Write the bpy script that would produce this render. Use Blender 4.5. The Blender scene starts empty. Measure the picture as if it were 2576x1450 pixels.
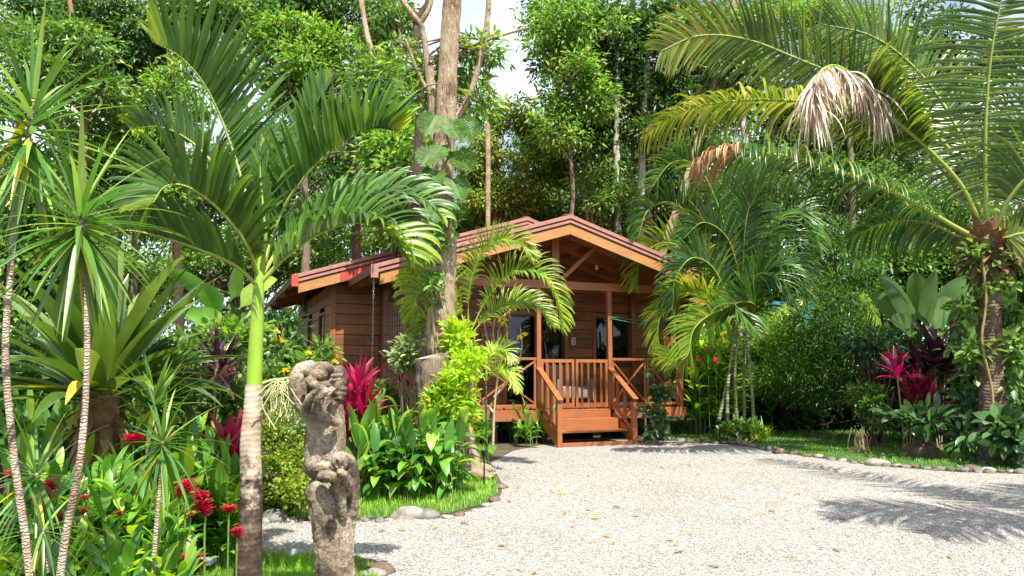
import bpy, math
import numpy as np
from math import sin, cos, pi, radians as R
sc = bpy.context.scene
# ---------------------------------------------------------------- camera, sky, sun, exposure
H, F, TH = 1.5, 1860.0, 0.11
cam = bpy.data.cameras.new('camera'); co = bpy.data.objects.new('camera', cam); sc.collection.objects.link(co)
co.location = (0, 0, H); co.rotation_euler = (pi/2+TH, 0, 0); cam.sensor_width = 36; cam.lens = 36*F/2576
cam.clip_end = 2000; sc.camera = co
SUN_EL, SUN_AZ = R(60), R(22)       # azimuth the sun stands at, measured from -Y (behind the camera) to the right
w = bpy.data.worlds.new('World'); sc.world = w; w.use_nodes = True
nt = w.node_tree; nt.nodes.clear()
wo = nt.nodes.new('ShaderNodeOutputWorld'); bg = nt.nodes.new('ShaderNodeBackground'); sky = nt.nodes.new('ShaderNodeTexSky')
sky.sky_type = 'NISHITA'; sky.sun_disc = False; sky.sun_elevation = SUN_EL; sky.air_density = 1.3; sky.dust_density = 3.0
tosun = np.array([-cos(SUN_EL)*sin(-SUN_AZ), -cos(SUN_EL)*cos(SUN_AZ), sin(SUN_EL)])
sky.sun_rotation = math.atan2(tosun[0], tosun[1])
tc = nt.nodes.new('ShaderNodeTexCoord'); cn = nt.nodes.new('ShaderNodeTexNoise'); cn.inputs['Scale'].default_value = 3.2; cn.inputs['Detail'].default_value = 7
cr = nt.nodes.new('ShaderNodeValToRGB'); cr.color_ramp.elements[0].position = .38; cr.color_ramp.elements[1].position = .6
mx = nt.nodes.new('ShaderNodeMixRGB'); mx.inputs[2].default_value = (8.0, 9.2, 10.6, 1)
nt.links.new(tc.outputs['Generated'], cn.inputs['Vector']); nt.links.new(cn.outputs['Fac'], cr.inputs[0]); nt.links.new(cr.outputs[0], mx.inputs[0])
nt.links.new(sky.outputs[0], mx.inputs[1]); nt.links.new(mx.outputs[0], bg.inputs['Color']); nt.links.new(bg.outputs[0], wo.inputs[0])
bg.inputs['Strength'].default_value = .078
sl = bpy.data.lights.new('sun', 'SUN'); sl.energy = 5.0; sl.angle = R(.5); sl.color = (1, .96, .87)
so = bpy.data.objects.new('sun', sl); sc.collection.objects.link(so)
from mathutils import Vector
so.rotation_euler = Vector(tosun.tolist()).to_track_quat('Z', 'Y').to_euler(); so.location = (0, 0, 30)
sc.view_settings.view_transform = 'Standard'; sc.view_settings.look = 'None'; sc.view_settings.exposure = 1.1; sc.view_settings.gamma = 1
sc.cycles.max_bounces = 7; sc.cycles.diffuse_bounces = 3; sc.cycles.glossy_bounces = 3; sc.cycles.transmission_bounces = 5; sc.cycles.transparent_max_bounces = 12
sc.cycles.caustics_reflective = False; sc.cycles.caustics_refractive = False
try: sc.cycles.use_denoising = True
except Exception: pass
col = sc.collection
# ---------------------------------------------------------------- helpers
A = np.array
def nrm(v): return v/np.maximum(np.linalg.norm(v, axis=-1, keepdims=True), 1e-9)
def ray(px, py):
    dx = (px-1288)/F; dz = -(py-725)/F
    return A([dx, cos(TH)-dz*sin(TH), sin(TH)+dz*cos(TH)])
def at(px, py, Y): r = ray(px, py); return r*(Y/r[1])+A([0, 0, H])
def gnd(px, py): r = ray(px, py); p = r*(-H/r[2]); return A([p[0], p[1], 0.])
def pts(lst, Y=None): return A([at(*(p if len(p) == 3 else (p[0], p[1], Y))) for p in lst])
def spline(P, n):
    P = np.asarray(P, float)
    if len(P) < 3: t = np.linspace(0, 1, n)[:, None]; return P[0]*(1-t)+P[-1]*t
    Q = np.vstack([2*P[0]-P[1], P, 2*P[-1]-P[-2]]); m = len(P)-1
    t = np.linspace(0, m-1e-6, n); i = t.astype(int); f = (t-i)[:, None]
    a, b, c, d = Q[i], Q[i+1], Q[i+2], Q[i+3]
    return .5*(2*b+(c-a)*f+(2*a-5*b+4*c-d)*f*f+(3*b-a-3*c+d)*f**3)
class Buf:
    def __init__(s): s.V = []; s.L = []; s.n = []; s.m = []; s.o = 0
    def add(s, V, Fc, mat=0):
        V = np.asarray(V, float).reshape(-1, 3); Fc = np.asarray(Fc)
        if len(Fc) == 0: return s
        s.V.append(V); s.L.append((Fc+s.o).ravel()); s.n.append(np.full(len(Fc), Fc.shape[1])); s.m.append(np.full(len(Fc), mat)); s.o += len(V); return s
    def build(s, name, mats, parent=None, loc=None, local=False, smooth=True):
        V = np.concatenate(s.V)
        off = A([0., 0, 0])
        if not local:
            if parent is not None:
                p = parent
                while p is not None: off = off+A(p.location[:]); p = p.parent
            if loc is not None: off = A(loc, dtype=float)
        V = (V-off).astype(np.float32); L = np.concatenate(s.L).astype(np.int32); n = np.concatenate(s.n).astype(np.int32)
        me = bpy.data.meshes.new(name); me.vertices.add(len(V)); me.vertices.foreach_set('co', V.ravel())
        me.loops.add(len(L)); me.loops.foreach_set('vertex_index', L); me.polygons.add(len(n))
        st = np.concatenate([[0], np.cumsum(n)[:-1]]).astype(np.int32)
        me.polygons.foreach_set('loop_start', st); me.polygons.foreach_set('material_index', np.concatenate(s.m).astype(np.int32))
        me.polygons.foreach_set('use_smooth', np.full(len(n), smooth)); 
        for mt in (mats if isinstance(mats, (list, tuple)) else [mats]): me.materials.append(mt)
        me.update(calc_edges=True); 
        o = bpy.data.objects.new(name, me); col.objects.link(o)
        if parent is not None: o.parent = parent
        elif not local and loc is not None: o.location = loc
        return o
def tag(o, label=None, cat=None, group=None, kind=None):
    if label: o['label'] = label
    if cat: o['category'] = cat
    if group: o['group'] = group
    if kind: o['kind'] = kind
    return o
def thing(name, label, cat, loc=(0, 0, 0), group=None, rz=0):
    o = bpy.data.objects.new(name, None); col.objects.link(o); o.location = [float(v) for v in loc]; o.rotation_euler = (0, 0, rz); o.empty_display_size = .2
    return tag(o, label, cat, group)
def copy_tree(o, parent=None):
    c = o.copy(); col.objects.link(c); c.parent = parent
    for ch in list(o.children): copy_tree(ch, c)
    return c
def box(x0, x1, y0, y1, z0, z1):
    V = A([[x, y, z] for z in (z0, z1) for y in (y0, y1) for x in (x0, x1)], float)
    return V, A([[0, 2, 3, 1], [4, 5, 7, 6], [0, 1, 5, 4], [2, 6, 7, 3], [0, 4, 6, 2], [1, 3, 7, 5]])
def bar(a, b, wd, th, up=(0, 0, 1), bev=0):
    a = A(a, float); b = A(b, float); d = nrm(b-a); s = nrm(np.cross(d, A(up, float))); u = np.cross(s, d)
    V = [p+s*i*wd/2+u*j*th/2 for p in (a, b) for i, j in ((-1, -1), (1, -1), (1, 1), (-1, 1))]
    return A(V), A([[0, 1, 2, 3], [7, 6, 5, 4], [0, 4, 5, 1], [1, 5, 6, 2], [2, 6, 7, 3], [3, 7, 4, 0]])
def tube(P, r, sides=8, seed=None, rough=0., cap=True, twist=0):
    P = np.asarray(P, float); K = len(P); r = np.broadcast_to(np.asarray(r, float), (K,)) if np.ndim(r) < 2 else r
    T = nrm(np.gradient(P, axis=0)); ref = A([1., 0, 0]) if abs(T[0][0]) < .8 else A([0, 1., 0])
    U = []; u = nrm(ref-T[0]*ref.dot(T[0]))
    for k in range(K): u = nrm(u-T[k]*u.dot(T[k])); U.append(u)
    U = A(U); W = np.cross(T, U); a = np.linspace(0, 2*pi, sides, endpoint=False)
    rr = np.repeat(r[:, None], sides, 1)
    if rough:
        g = np.random.default_rng(seed or 1); lob = g.normal(size=sides)*rough; 
        rr = rr*(1+lob[None]*.6+g.normal(size=(K, sides))*rough*.5)
    V = P[:, None]+U[:, None]*(np.cos(a)[None, :, None]*rr[..., None])+W[:, None]*(np.sin(a)[None, :, None]*rr[..., None])
    i = np.arange(K-1)[:, None]*sides; j = np.arange(sides)[None]; j2 = (j+1) % sides
    Fq = np.stack([i+j, i+j2, i+sides+j2, i+sides+j], -1).reshape(-1, 4)
    return V.reshape(-1, 3), Fq
def captube(buf, P, r, sides=8, mat=0, **k):
    V, Fq = tube(P, r, sides, **k); buf.add(V, Fq, mat)
    n = len(V)
    buf.add(np.vstack([V[:sides], np.asarray(P)[0]]), [[(q+1) % sides, q, sides] for q in range(sides)], mat)
    buf.add(np.vstack([V[-sides:], np.asarray(P)[-1]]), [[q, (q+1) % sides, sides] for q in range(sides)], mat)
PROF = {'palm': lambda t: np.where(t < .12, .55+3.7*t, 1)*np.power(np.clip(1-t, 0, 1), .5)*1.0+.02,
        'lance': lambda t: np.sin(pi*np.clip(t, 0, 1)**.75)**.8*.98+.03,
        'oval': lambda t: np.sin(pi*np.clip(t, 0, 1)**.9)**.65+.02,
        'sword': lambda t: np.minimum(1, .55+t*2)*np.power(np.clip(1-t, 0, 1), .7)+.02,
        'paddle': lambda t: np.minimum(1, np.clip((t-.08)*5, .06, 1))*np.power(np.clip(1-t**3, 0, 1), .6)+.015}
def blades(base, dr, side, L, Wd, prof='lance', droop=.3, K=6, fold=.25, tipd=0.):
    n = len(base); d = nrm(np.asarray(dr, float)); L = np.broadcast_to(L, (n,)); Wd = np.broadcast_to(Wd, (n,)); droop = np.broadcast_to(droop, (n,))
    t = np.linspace(0, 1, K); C = np.zeros((n, K, 3)); S = np.zeros((n, K, 3)); N = np.zeros((n, K, 3)); p = np.asarray(base, float).copy(); g = A([0, 0, -1.])
    s0 = nrm(np.asarray(side, float))
    for k in range(K):
        s = nrm(s0-d*(s0*d).sum(1, keepdims=True)); s0 = s
        C[:, k] = p; S[:, k] = s; N[:, k] = np.cross(s, d)
        p = p+d*(L/(K-1))[:, None]; d = nrm(d+g*(droop*(.3+1.4*t[k])/(K-1)*2+tipd*max(0, t[k]-.55)*6/(K-1))[:, None])
    N *= np.where(N[:, :, 2:3].mean(1, keepdims=True) < 0, -1, 1)
    wv = PROF[prof](t)[None]*Wd[:, None]*.5
    if fold:
        V = np.stack([C+S*wv[..., None]+N*(fold*wv)[..., None], C, C-S*wv[..., None]+N*(fold*wv)[..., None]], 2); c = 3
    else: V = np.stack([C+S*wv[..., None], C-S*wv[..., None]], 2); c = 2
    i = (np.arange(n)*K*c)[:, None, None]; k = (np.arange(K-1)*c)[None, :, None]; j = np.arange(c-1)[None, None]
    q = i+k+j
    return V.reshape(-1, 3), np.stack([q, q+1, q+c+1, q+c], -1).reshape(-1, 4)
def leaflets2(base, d, s, L, W, fold=.25):    # cheap folded diamond leaves
    n = len(base); N = np.cross(s, d); m = base+d*(L*.45)[:, None]; f = N*(W*fold)[:, None]
    V = np.stack([base, m+s*(W*.5)[:, None]+f, base+d*L[:, None]-N*(L*.1)[:, None], m-s*(W*.5)[:, None]+f], 1)
    i = np.arange(n)[:, None]*4
    return V.reshape(-1, 3), np.vstack([i+A([[0, 1, 2]]), i+A([[0, 2, 3]])])
# ---------------------------------------------------------------- materials
def mat(name):
    m = bpy.data.materials.new(name); m.use_nodes = True; t = m.node_tree; p = t.nodes['Principled BSDF']; return m, t, p
def N_(t, k, **kw):
    n = t.nodes.new(k)
    for a, b in kw.items():
        if a in n.inputs: n.inputs[a].default_value = b
        else: setattr(n, a, b)
    return n
def coords(t, sx=1, sy=1, sz=1):
    tcn = t.nodes.new('ShaderNodeTexCoord'); mp = t.nodes.new('ShaderNodeMapping'); mp.inputs['Scale'].default_value = (sx, sy, sz)
    t.links.new(tcn.outputs['Object'], mp.inputs[0]); return mp.outputs[0]
def ramp(t, fac, stops):
    r = t.nodes.new('ShaderNodeValToRGB'); e = r.color_ramp.elements
    while len(e) < len(stops): e.new(.5)
    for x, (p, c) in zip(e, stops): x.position = p; x.color = (*c, 1)
    t.links.new(fac, r.inputs[0]); return r.outputs[0]
def bump(t, p, h, s=.5, d=.01):
    b = t.nodes.new('ShaderNodeBump'); b.inputs['Strength'].default_value = s; b.inputs['Distance'].default_value = d; t.links.new(h, b.inputs['Height']); t.links.new(b.outputs[0], p.inputs['Normal']); return b
LB = 1.2
def gm(c):
    c = A(c, float)*LB
    return tuple(np.minimum(c*A([1.15, 1.0, 1.0]) if c[1] > c[0]*1.25 else c, .9))
def leafmat(name, c1, c2, c3=None, trans=.35, rough=.38, tcol=None, spec=.5, veins=0):
    m, t, p = mat(name)
    g = t.nodes.new('ShaderNodeNewGeometry')
    st = [(0, gm(c1)), (.6, gm(c2)), (1, gm(c3 or c2))]
    c = ramp(t, g.outputs['Random Per Island'], st)
    nz = N_(t, 'ShaderNodeTexNoise', Scale=2.3, Detail=3.); t.links.new(coords(t), nz.inputs['Vector'])
    hs = t.nodes.new('ShaderNodeHueSaturation'); mr = N_(t, 'ShaderNodeMapRange'); mr.inputs[1].default_value = .3; mr.inputs[2].default_value = .7; mr.inputs[3].default_value = .7; mr.inputs[4].default_value = 1.3
    t.links.new(nz.outputs['Fac'], mr.inputs[0]); t.links.new(mr.outputs[0], hs.inputs['Value']); t.links.new(c, hs.inputs['Color'])
    t.links.new(hs.outputs[0], p.inputs['Base Color']); p.inputs['Roughness'].default_value = rough; p.inputs['Specular IOR Level'].default_value = spec
    tr = t.nodes.new('ShaderNodeBsdfTranslucent'); h2 = t.nodes.new('ShaderNodeHueSaturation'); h2.inputs['Hue'].default_value = .485; h2.inputs['Saturation'].default_value = 1.1; h2.inputs['Value'].default_value = 1.8
    t.links.new(hs.outputs[0], h2.inputs['Color']); t.links.new(h2.outputs[0], tr.inputs['Color'])
    mxs = t.nodes.new('ShaderNodeMixShader'); mxs.inputs[0].default_value = trans
    t.links.new(p.outputs[0], mxs.inputs[1]); t.links.new(tr.outputs[0], mxs.inputs[2]); t.links.new(mxs.outputs[0], t.nodes['Material Output'].inputs[0])
    return m
def woodmat(name, cd, cl, rough=.45, sc_=(3, 3, 3), axis='x'):
    m, t, p = mat(name)
    k = {'x': (.6, 9, 9), 'z': (9, 9, .6), 'y': (9, .6, 9)}[axis]
    nz = N_(t, 'ShaderNodeTexNoise', Scale=2., Detail=8., Roughness=.65, Distortion=.6); t.links.new(coords(t, *k), nz.inputs['Vector'])
    n2 = N_(t, 'ShaderNodeTexNoise', Scale=1.4, Detail=3.); t.links.new(coords(t), n2.inputs['Vector'])
    g = t.nodes.new('ShaderNodeNewGeometry'); ad = N_(t, 'ShaderNodeMath', operation='MULTIPLY_ADD'); ad.inputs[1].default_value = .35; t.links.new(g.outputs['Random Per Island'], ad.inputs[0]); 
    a2 = N_(t, 'ShaderNodeMath', operation='MULTIPLY_ADD'); a2.inputs[1].default_value = .45; t.links.new(n2.outputs['Fac'], a2.inputs[0]); 
    a3 = N_(t, 'ShaderNodeMath', operation='MULTIPLY_ADD'); a3.inputs[1].default_value = .6; a3.inputs[2].default_value = -.22; t.links.new(nz.outputs['Fac'], a3.inputs[0])
    t.links.new(a3.outputs[0], a2.inputs[2]); t.links.new(a2.outputs[0], ad.inputs[2])
    c = ramp(t, ad.outputs[0], [(.15, cd), (.75, cl)])
    n4 = N_(t, 'ShaderNodeTexNoise', Scale=5., Detail=9., Roughness=.8); t.links.new(coords(t, 1, 1, 1), n4.inputs['Vector'])
    wm = t.nodes.new('ShaderNodeMixRGB'); wm.inputs[2].default_value = (*(A(cl)*.75+A([.09, .09, .08])), 1); t.links.new(ramp(t, n4.outputs['Fac'], [(.56, (0, 0, 0)), (.66, (.7, .7, .7))]), wm.inputs[0]); t.links.new(c, wm.inputs[1])
    vo = N_(t, 'ShaderNodeTexVoronoi', Scale=1.6); t.links.new(coords(t, 1, 2.2, 2.2) if axis == 'x' else coords(t, 2.2, 2.2, 1), vo.inputs['Vector']); km = t.nodes.new('ShaderNodeMixRGB'); km.blend_type = 'MULTIPLY'; km.inputs[0].default_value = .8
    t.links.new(ramp(t, vo.outputs['Distance'], [(.03, (.25, .2, .18)), (.075, (1, 1, 1))]), km.inputs[2]); t.links.new(wm.outputs[0], km.inputs[1])
    t.links.new(km.outputs[0], p.inputs['Base Color']); p.inputs['Roughness'].default_value = rough; bump(t, p, nz.outputs['Fac'], .25, .01); return m
def barkmat(name, c1, c2, c3=None, k=(9, 9, 2.2), s=.9, d=.03, thr=(.35, .5, .65)):
    m, t, p = mat(name)
    nz = N_(t, 'ShaderNodeTexNoise', Scale=2.5, Detail=9., Roughness=.7, Distortion=.8); t.links.new(coords(t, *k), nz.inputs['Vector'])
    n2 = N_(t, 'ShaderNodeTexNoise', Scale=3., Detail=5., Roughness=.7); t.links.new(coords(t, 1, 1, 1), n2.inputs['Vector'])
    mxr = t.nodes.new('ShaderNodeMath'); mxr.operation = 'MULTIPLY_ADD'; mxr.inputs[1].default_value = .5; t.links.new(nz.outputs['Fac'], mxr.inputs[0]); 
    m2 = t.nodes.new('ShaderNodeMath'); m2.operation = 'MULTIPLY'; m2.inputs[1].default_value = .5; t.links.new(n2.outputs['Fac'], m2.inputs[0]); t.links.new(m2.outputs[0], mxr.inputs[2])
    c = ramp(t, mxr.outputs[0], [(thr[0], c1), (thr[1], c2), (thr[2], c3 or c2)]); t.links.new(c, p.inputs['Base Color']); p.inputs['Roughness'].default_value = .9; bump(t, p, nz.outputs['Fac'], s, d); return m
def ringmat(name, c1, c2, c3, sc_=9, dist=1.5):
    m, t, p = mat(name); v = coords(t)
    wv = N_(t, 'ShaderNodeTexWave', Scale=sc_, Distortion=dist, Detail=3.); wv.bands_direction = 'Z'; wv.inputs['Detail Scale'].default_value = 2; t.links.new(v, wv.inputs['Vector'])
    nz = N_(t, 'ShaderNodeTexNoise', Scale=7., Detail=8., Roughness=.7); t.links.new(v, nz.inputs['Vector'])
    c = ramp(t, nz.outputs['Fac'], [(.36, c1), (.5, c2), (.64, c3)]); mm = t.nodes.new('ShaderNodeMixRGB'); mm.blend_type = 'MULTIPLY'; mm.inputs[0].default_value = .3 if sc_ > 15 else .55
    wr = ramp(t, wv.outputs['Fac'], [(0, (.5, .46, .4)), (.3, (1, 1, 1))]); t.links.new(c, mm.inputs[1]); t.links.new(wr, mm.inputs[2]); t.links.new(mm.outputs[0], p.inputs['Base Color'])
    p.inputs['Roughness'].default_value = .8; bump(t, p, wv.outputs['Fac'], .6, .01); return m
def plain(name, c, rough=.5, metal=0, var=.15, sc_=8):
    m, t, p = mat(name); nz = N_(t, 'ShaderNodeTexNoise', Scale=float(sc_), Detail=6., Roughness=.65); t.links.new(coords(t), nz.inputs['Vector'])
    c = A(c, float); t.links.new(ramp(t, nz.outputs['Fac'], [(.3, tuple(c*(1-var))), (.7, tuple(np.minimum(c*(1+var), 1)))]), p.inputs['Base Color'])
    p.inputs['Roughness'].default_value = rough; p.inputs['Metallic'].default_value = metal; bump(t, p, nz.outputs['Fac'], .15, .005); return m
M = {}
M['palm'] = leafmat('palm_leaf', (.03, .085, .016), (.05, .13, .022), (.09, .2, .03), trans=.28, rough=.34)
M['palmy'] = leafmat('areca_leaf', (.09, .20, .02), (.16, .30, .03), (.38, .36, .05), trans=.4, rough=.35)
M['palmd'] = leafmat('areca_dark_leaf', (.018, .065, .014), (.035, .105, .02), (.12, .2, .03), trans=.3, rough=.33)
M['palmm'] = leafmat('areca_mid_leaf', (.03, .10, .016), (.06, .16, .024), (.14, .25, .04), trans=.32, rough=.3)
M['coco'] = leafmat('coconut_leaf', (.03, .08, .012), (.055, .125, .016), (.14, .21, .03), trans=.32, rough=.28, spec=.7)
M['cocoy'] = leafmat('coconut_yellow_leaf', (.07, .15, .015), (.13, .20, .025), (.36, .33, .09), trans=.4, rough=.35)
M['dead'] = leafmat('dry_frond', (.30, .22, .15), (.52, .43, .34), (.74, .67, .58), trans=.15, rough=.6)
M['brown'] = leafmat('brown_frond', (.16, .08, .035), (.30, .16, .07), (.42, .27, .14), trans=.15, rough=.7)
M['rach'] = plain('rachis', (.26, .34, .05), .4)
M['rachb'] = plain('rachis_brown', (.25, .18, .07), .5)
M['shaft'] = plain('crownshaft', (.24, .38, .035), .3, var=.22, sc_=3)
M['drac'] = leafmat('sword_leaf', (.035, .12, .022), (.07, .18, .03), (.2, .34, .07), trans=.32, rough=.25, spec=.8)
M['yell'] = leafmat('yellowing_leaf', (.45, .42, .03), (.6, .5, .05), (.5, .5, .06), trans=.35, rough=.4)
M['agave'] = leafmat('broad_sword_leaf', (.035, .09, .015), (.065, .14, .022), (.12, .2, .04), trans=.25, rough=.2, spec=.9)
M['musa'] = leafmat('banana_leaf', (.05, .12, .035), (.08, .17, .045), trans=.3, rough=.35)
M['mons'] = leafmat('split_leaf', (.03, .09, .015), (.06, .14, .02), trans=.3, rough=.5, spec=.25)
M['ging'] = leafmat('ginger_leaf', (.025, .11, .018), (.06, .19, .025), (.19, .34, .035), trans=.33, rough=.28, spec=.6)
M['gingb'] = leafmat('bright_ginger_leaf', (.06, .19, .02), (.12, .29, .03), (.28, .44, .06), trans=.4, rough=.3)
M['gingm'] = leafmat('garden_ginger_leaf', (.04, .15, .02), (.09, .25, .03), (.25, .42, .04), trans=.36, rough=.28)
M['gingl'] = leafmat('light_ginger_leaf', (.06, .19, .03), (.11, .28, .04), (.22, .36, .05), trans=.35, rough=.3)
M['lime'] = leafmat('lime_leaf', (.13, .29, .02), (.23, .42, .03), (.36, .48, .05), trans=.4, rough=.4)
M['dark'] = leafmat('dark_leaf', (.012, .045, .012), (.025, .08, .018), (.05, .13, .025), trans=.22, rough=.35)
M['mid'] = leafmat('tree_leaf', (.035, .10, .018), (.07, .17, .03), (.15, .27, .05), trans=.35, rough=.42)
M['bright'] = leafmat('bright_tree_leaf', (.05, .15, .022), (.10, .23, .035), (.22, .35, .07), trans=.42, rough=.42)
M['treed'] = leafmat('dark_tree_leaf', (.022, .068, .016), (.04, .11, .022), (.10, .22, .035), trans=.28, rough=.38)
M['olive'] = leafmat('olive_leaf', (.06, .13, .016), (.12, .21, .025), (.28, .36, .05), trans=.4, rough=.5)
M['fern'] = leafmat('feathery_leaf', (.02, .075, .012), (.04, .12, .016), (.08, .19, .025), trans=.35, rough=.5)
M['crim'] = leafmat('crimson_leaf', (.09, .006, .015), (.2, .012, .035), (.34, .03, .06), trans=.3, rough=.35)
M['red'] = leafmat('red_cordyline_leaf', (.13, .008, .02), (.28, .018, .05), (.42, .05, .09), trans=.35, rough=.3, spec=.6)
M['plum'] = leafmat('plum_cordyline_leaf', (.02, .010, .012), (.05, .014, .022), (.12, .05, .05), trans=.2, rough=.3)
M['flow'] = leafmat('red_bract', (.28, .006, .015), (.42, .015, .03), (.6, .06, .09), trans=.3, rough=.4)
M['pink'] = leafmat('pink_bract', (.6, .07, .12), (.65, .12, .16), trans=.3, rough=.4)
M['orange'] = leafmat('orange_petal', (.75, .2, .03), (.8, .33, .05), (.8, .5, .06), trans=.3, rough=.5)
M['yflow'] = leafmat('yellow_petal', (.75, .5, .04), (.8, .6, .06), (.8, .4, .05), trans=.3, rough=.5)
M['vari'] = leafmat('variegated_leaf', (.05, .14, .04), (.2, .3, .12), (.45, .48, .22), trans=.25, rough=.35)
M['calat'] = leafmat('calathea_leaf', (.018, .06, .02), (.035, .10, .03), (.09, .19, .06), trans=.2, rough=.25)
M['grass'] = leafmat('grass_blade', (.07, .20, .015), (.13, .31, .025), (.24, .40, .05), trans=.35, rough=.5)
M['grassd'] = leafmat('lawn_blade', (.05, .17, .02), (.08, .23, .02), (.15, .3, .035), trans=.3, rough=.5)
M['dry'] = leafmat('fallen_leaf', (.2, .08, .03), (.35, .17, .08), (.42, .26, .12), trans=.1, rough=.8)
M['bark'] = barkmat('tree_bark', (.12, .075, .04), (.40, .28, .17), (.62, .49, .34), k=(22, 22, 3.2), d=.08, thr=(.40, .47, .58))
M['barkb'] = barkmat('background_bark', (.05, .04, .03), (.16, .12, .085), (.28, .22, .16))
M['barkd'] = barkmat('dark_bark', (.02, .015, .01), (.07, .045, .03), (.12, .09, .06))
M['barkw'] = barkmat('pale_mottled_bark', (.12, .10, .08), (.42, .40, .35), (.62, .6, .54), k=(3, 3, 3), d=.01)
M['barkr'] = barkmat('rotten_wood', (.07, .045, .03), (.24, .17, .12), (.40, .32, .24), k=(14, 14, 1.2), d=.05)
M['cut'] = barkmat('stump_top', (.10, .08, .06), (.27, .22, .17), (.38, .33, .27), k=(4, 4, 4), d=.02)
M['cane'] = ringmat('ringed_cane', (.20, .13, .09), (.36, .27, .2), (.50, .44, .36), 22, 9)
M['ptrunk'] = None
M['ctrunk'] = ringmat('coconut_bark', (.05, .03, .02), (.13, .08, .055), (.25, .18, .13), 6, 3)
M['bamb'] = ringmat('areca_stem', (.10, .14, .05), (.22, .25, .12), (.38, .36, .25), 4.5, .5)
M['fiber'] = barkmat('palm_fiber', (.10, .045, .02), (.28, .15, .08), (.42, .28, .18), k=(8, 8, 8), d=.04)
M['stem'] = plain('green_stem', (.12, .22, .04), .5)
M['twig'] = plain('dry_twig', (.4, .3, .2), .8)
# left palm trunk: ringed pale wood above, dark damp moss-stained below (a stain of the trunk itself)
m, t, p = mat('royal_palm_trunk'); v = coords(t)
wv = N_(t, 'ShaderNodeTexWave', Scale=9., Distortion=5., Detail=4.); wv.bands_direction = 'Z'; t.links.new(v, wv.inputs['Vector'])
nz = N_(t, 'ShaderNodeTexNoise', Scale=9., Detail=9., Roughness=.7); t.links.new(v, nz.inputs['Vector'])
sx = t.nodes.new('ShaderNodeSeparateXYZ'); t.links.new(v, sx.inputs[0]); mr = N_(t, 'ShaderNodeMapRange'); mr.inputs[1].default_value = .5; mr.inputs[2].default_value = 1.15; t.links.new(sx.outputs[2], mr.inputs[0])
ad = N_(t, 'ShaderNodeMath', operation='MULTIPLY_ADD'); ad.inputs[1].default_value = 1.6; ad.inputs[2].default_value = -.8; t.links.new(nz.outputs['Fac'], ad.inputs[0]); a2 = N_(t, 'ShaderNodeMath', operation='ADD'); t.links.new(ad.outputs[0], a2.inputs[0]); t.links.new(mr.outputs[0], a2.inputs[1])
pale = ramp(t, nz.outputs['Fac'], [(.35, (.30, .22, .15)), (.6, (.52, .43, .33))]); dk = ramp(t, nz.outputs['Fac'], [(.38, (.018, .011, .007)), (.54, (.055, .033, .02)), (.7, (.2, .15, .11))])
mm = t.nodes.new('ShaderNodeMixRGB'); t.links.new(ramp(t, a2.outputs[0], [(.35, (0, 0, 0)), (.6, (1, 1, 1))]), mm.inputs[0]); t.links.new(dk, mm.inputs[1]); t.links.new(pale, mm.inputs[2])
t.links.new(mm.outputs[0], p.inputs['Base Color']); p.inputs['Roughness'].default_value = .85; bump(t, p, wv.outputs['Fac'], .2, .006); M['ptrunk'] = m
# gravel
m, t, p = mat('gravel'); v = coords(t)
vo = N_(t, 'ShaderNodeTexVoronoi', Scale=58., Randomness=1.); t.links.new(v, vo.inputs['Vector'])
sp = t.nodes.new('ShaderNodeSeparateColor'); t.links.new(vo.outputs['Color'], sp.inputs[0])
c = ramp(t, sp.outputs[0], [(0, (.2, .195, .19)), (.25, (.37, .355, .335)), (.55, (.46, .44, .41)), (.8, (.52, .49, .43)), (1, (.64, .63, .6))])
ed = ramp(t, vo.outputs['Distance'], [(.25, (1, 1, 1)), (.62, (.42, .38, .33))]); mm = t.nodes.new('ShaderNodeMixRGB'); mm.blend_type = 'MULTIPLY'; mm.inputs[0].default_value = .8; t.links.new(c, mm.inputs[1]); t.links.new(ed, mm.inputs[2])
n3 = N_(t, 'ShaderNodeTexNoise', Scale=.8, Detail=5.); t.links.new(v, n3.inputs['Vector']); m3 = t.nodes.new('ShaderNodeMixRGB'); m3.blend_type = 'MULTIPLY'; m3.inputs[0].default_value = 1; t.links.new(mm.outputs[0], m3.inputs[1]); t.links.new(ramp(t, n3.outputs['Fac'], [(.3, (.80, .79, .78)), (.5, (.90, .905, .91)), (.65, (.95, .95, .955))]), m3.inputs[2])
t.links.new(m3.outputs[0], p.inputs['Base Color']); p.inputs['Roughness'].default_value = .85
inv = N_(t, 'ShaderNodeMath', operation='SUBTRACT'); inv.inputs[0].default_value = 1; t.links.new(vo.outputs['Distance'], inv.inputs[1]); bump(t, p, inv.outputs[0], .8, .012); M['gravel'] = m
m, t, p = mat('pebble'); g = t.nodes.new('ShaderNodeNewGeometry')
t.links.new(ramp(t, g.outputs['Random Per Island'], [(0, (.18, .17, .17)), (.2, (.32, .30, .28)), (.5, (.44, .42, .38)), (.8, (.52, .48, .41)), (.95, (.66, .65, .62)), (1, (.34, .22, .15))]), p.inputs['Base Color']); p.inputs['Roughness'].default_value = .8; M['pebble'] = m
M['soil'] = barkmat('soil', (.035, .025, .015), (.075, .05, .03), (.13, .09, .05), k=(1, 1, 1), d=.03)
M['turf'] = barkmat('turf', (.03, .06, .012), (.05, .10, .02), (.08, .12, .03), k=(2, 2, 2), d=.02)
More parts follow.
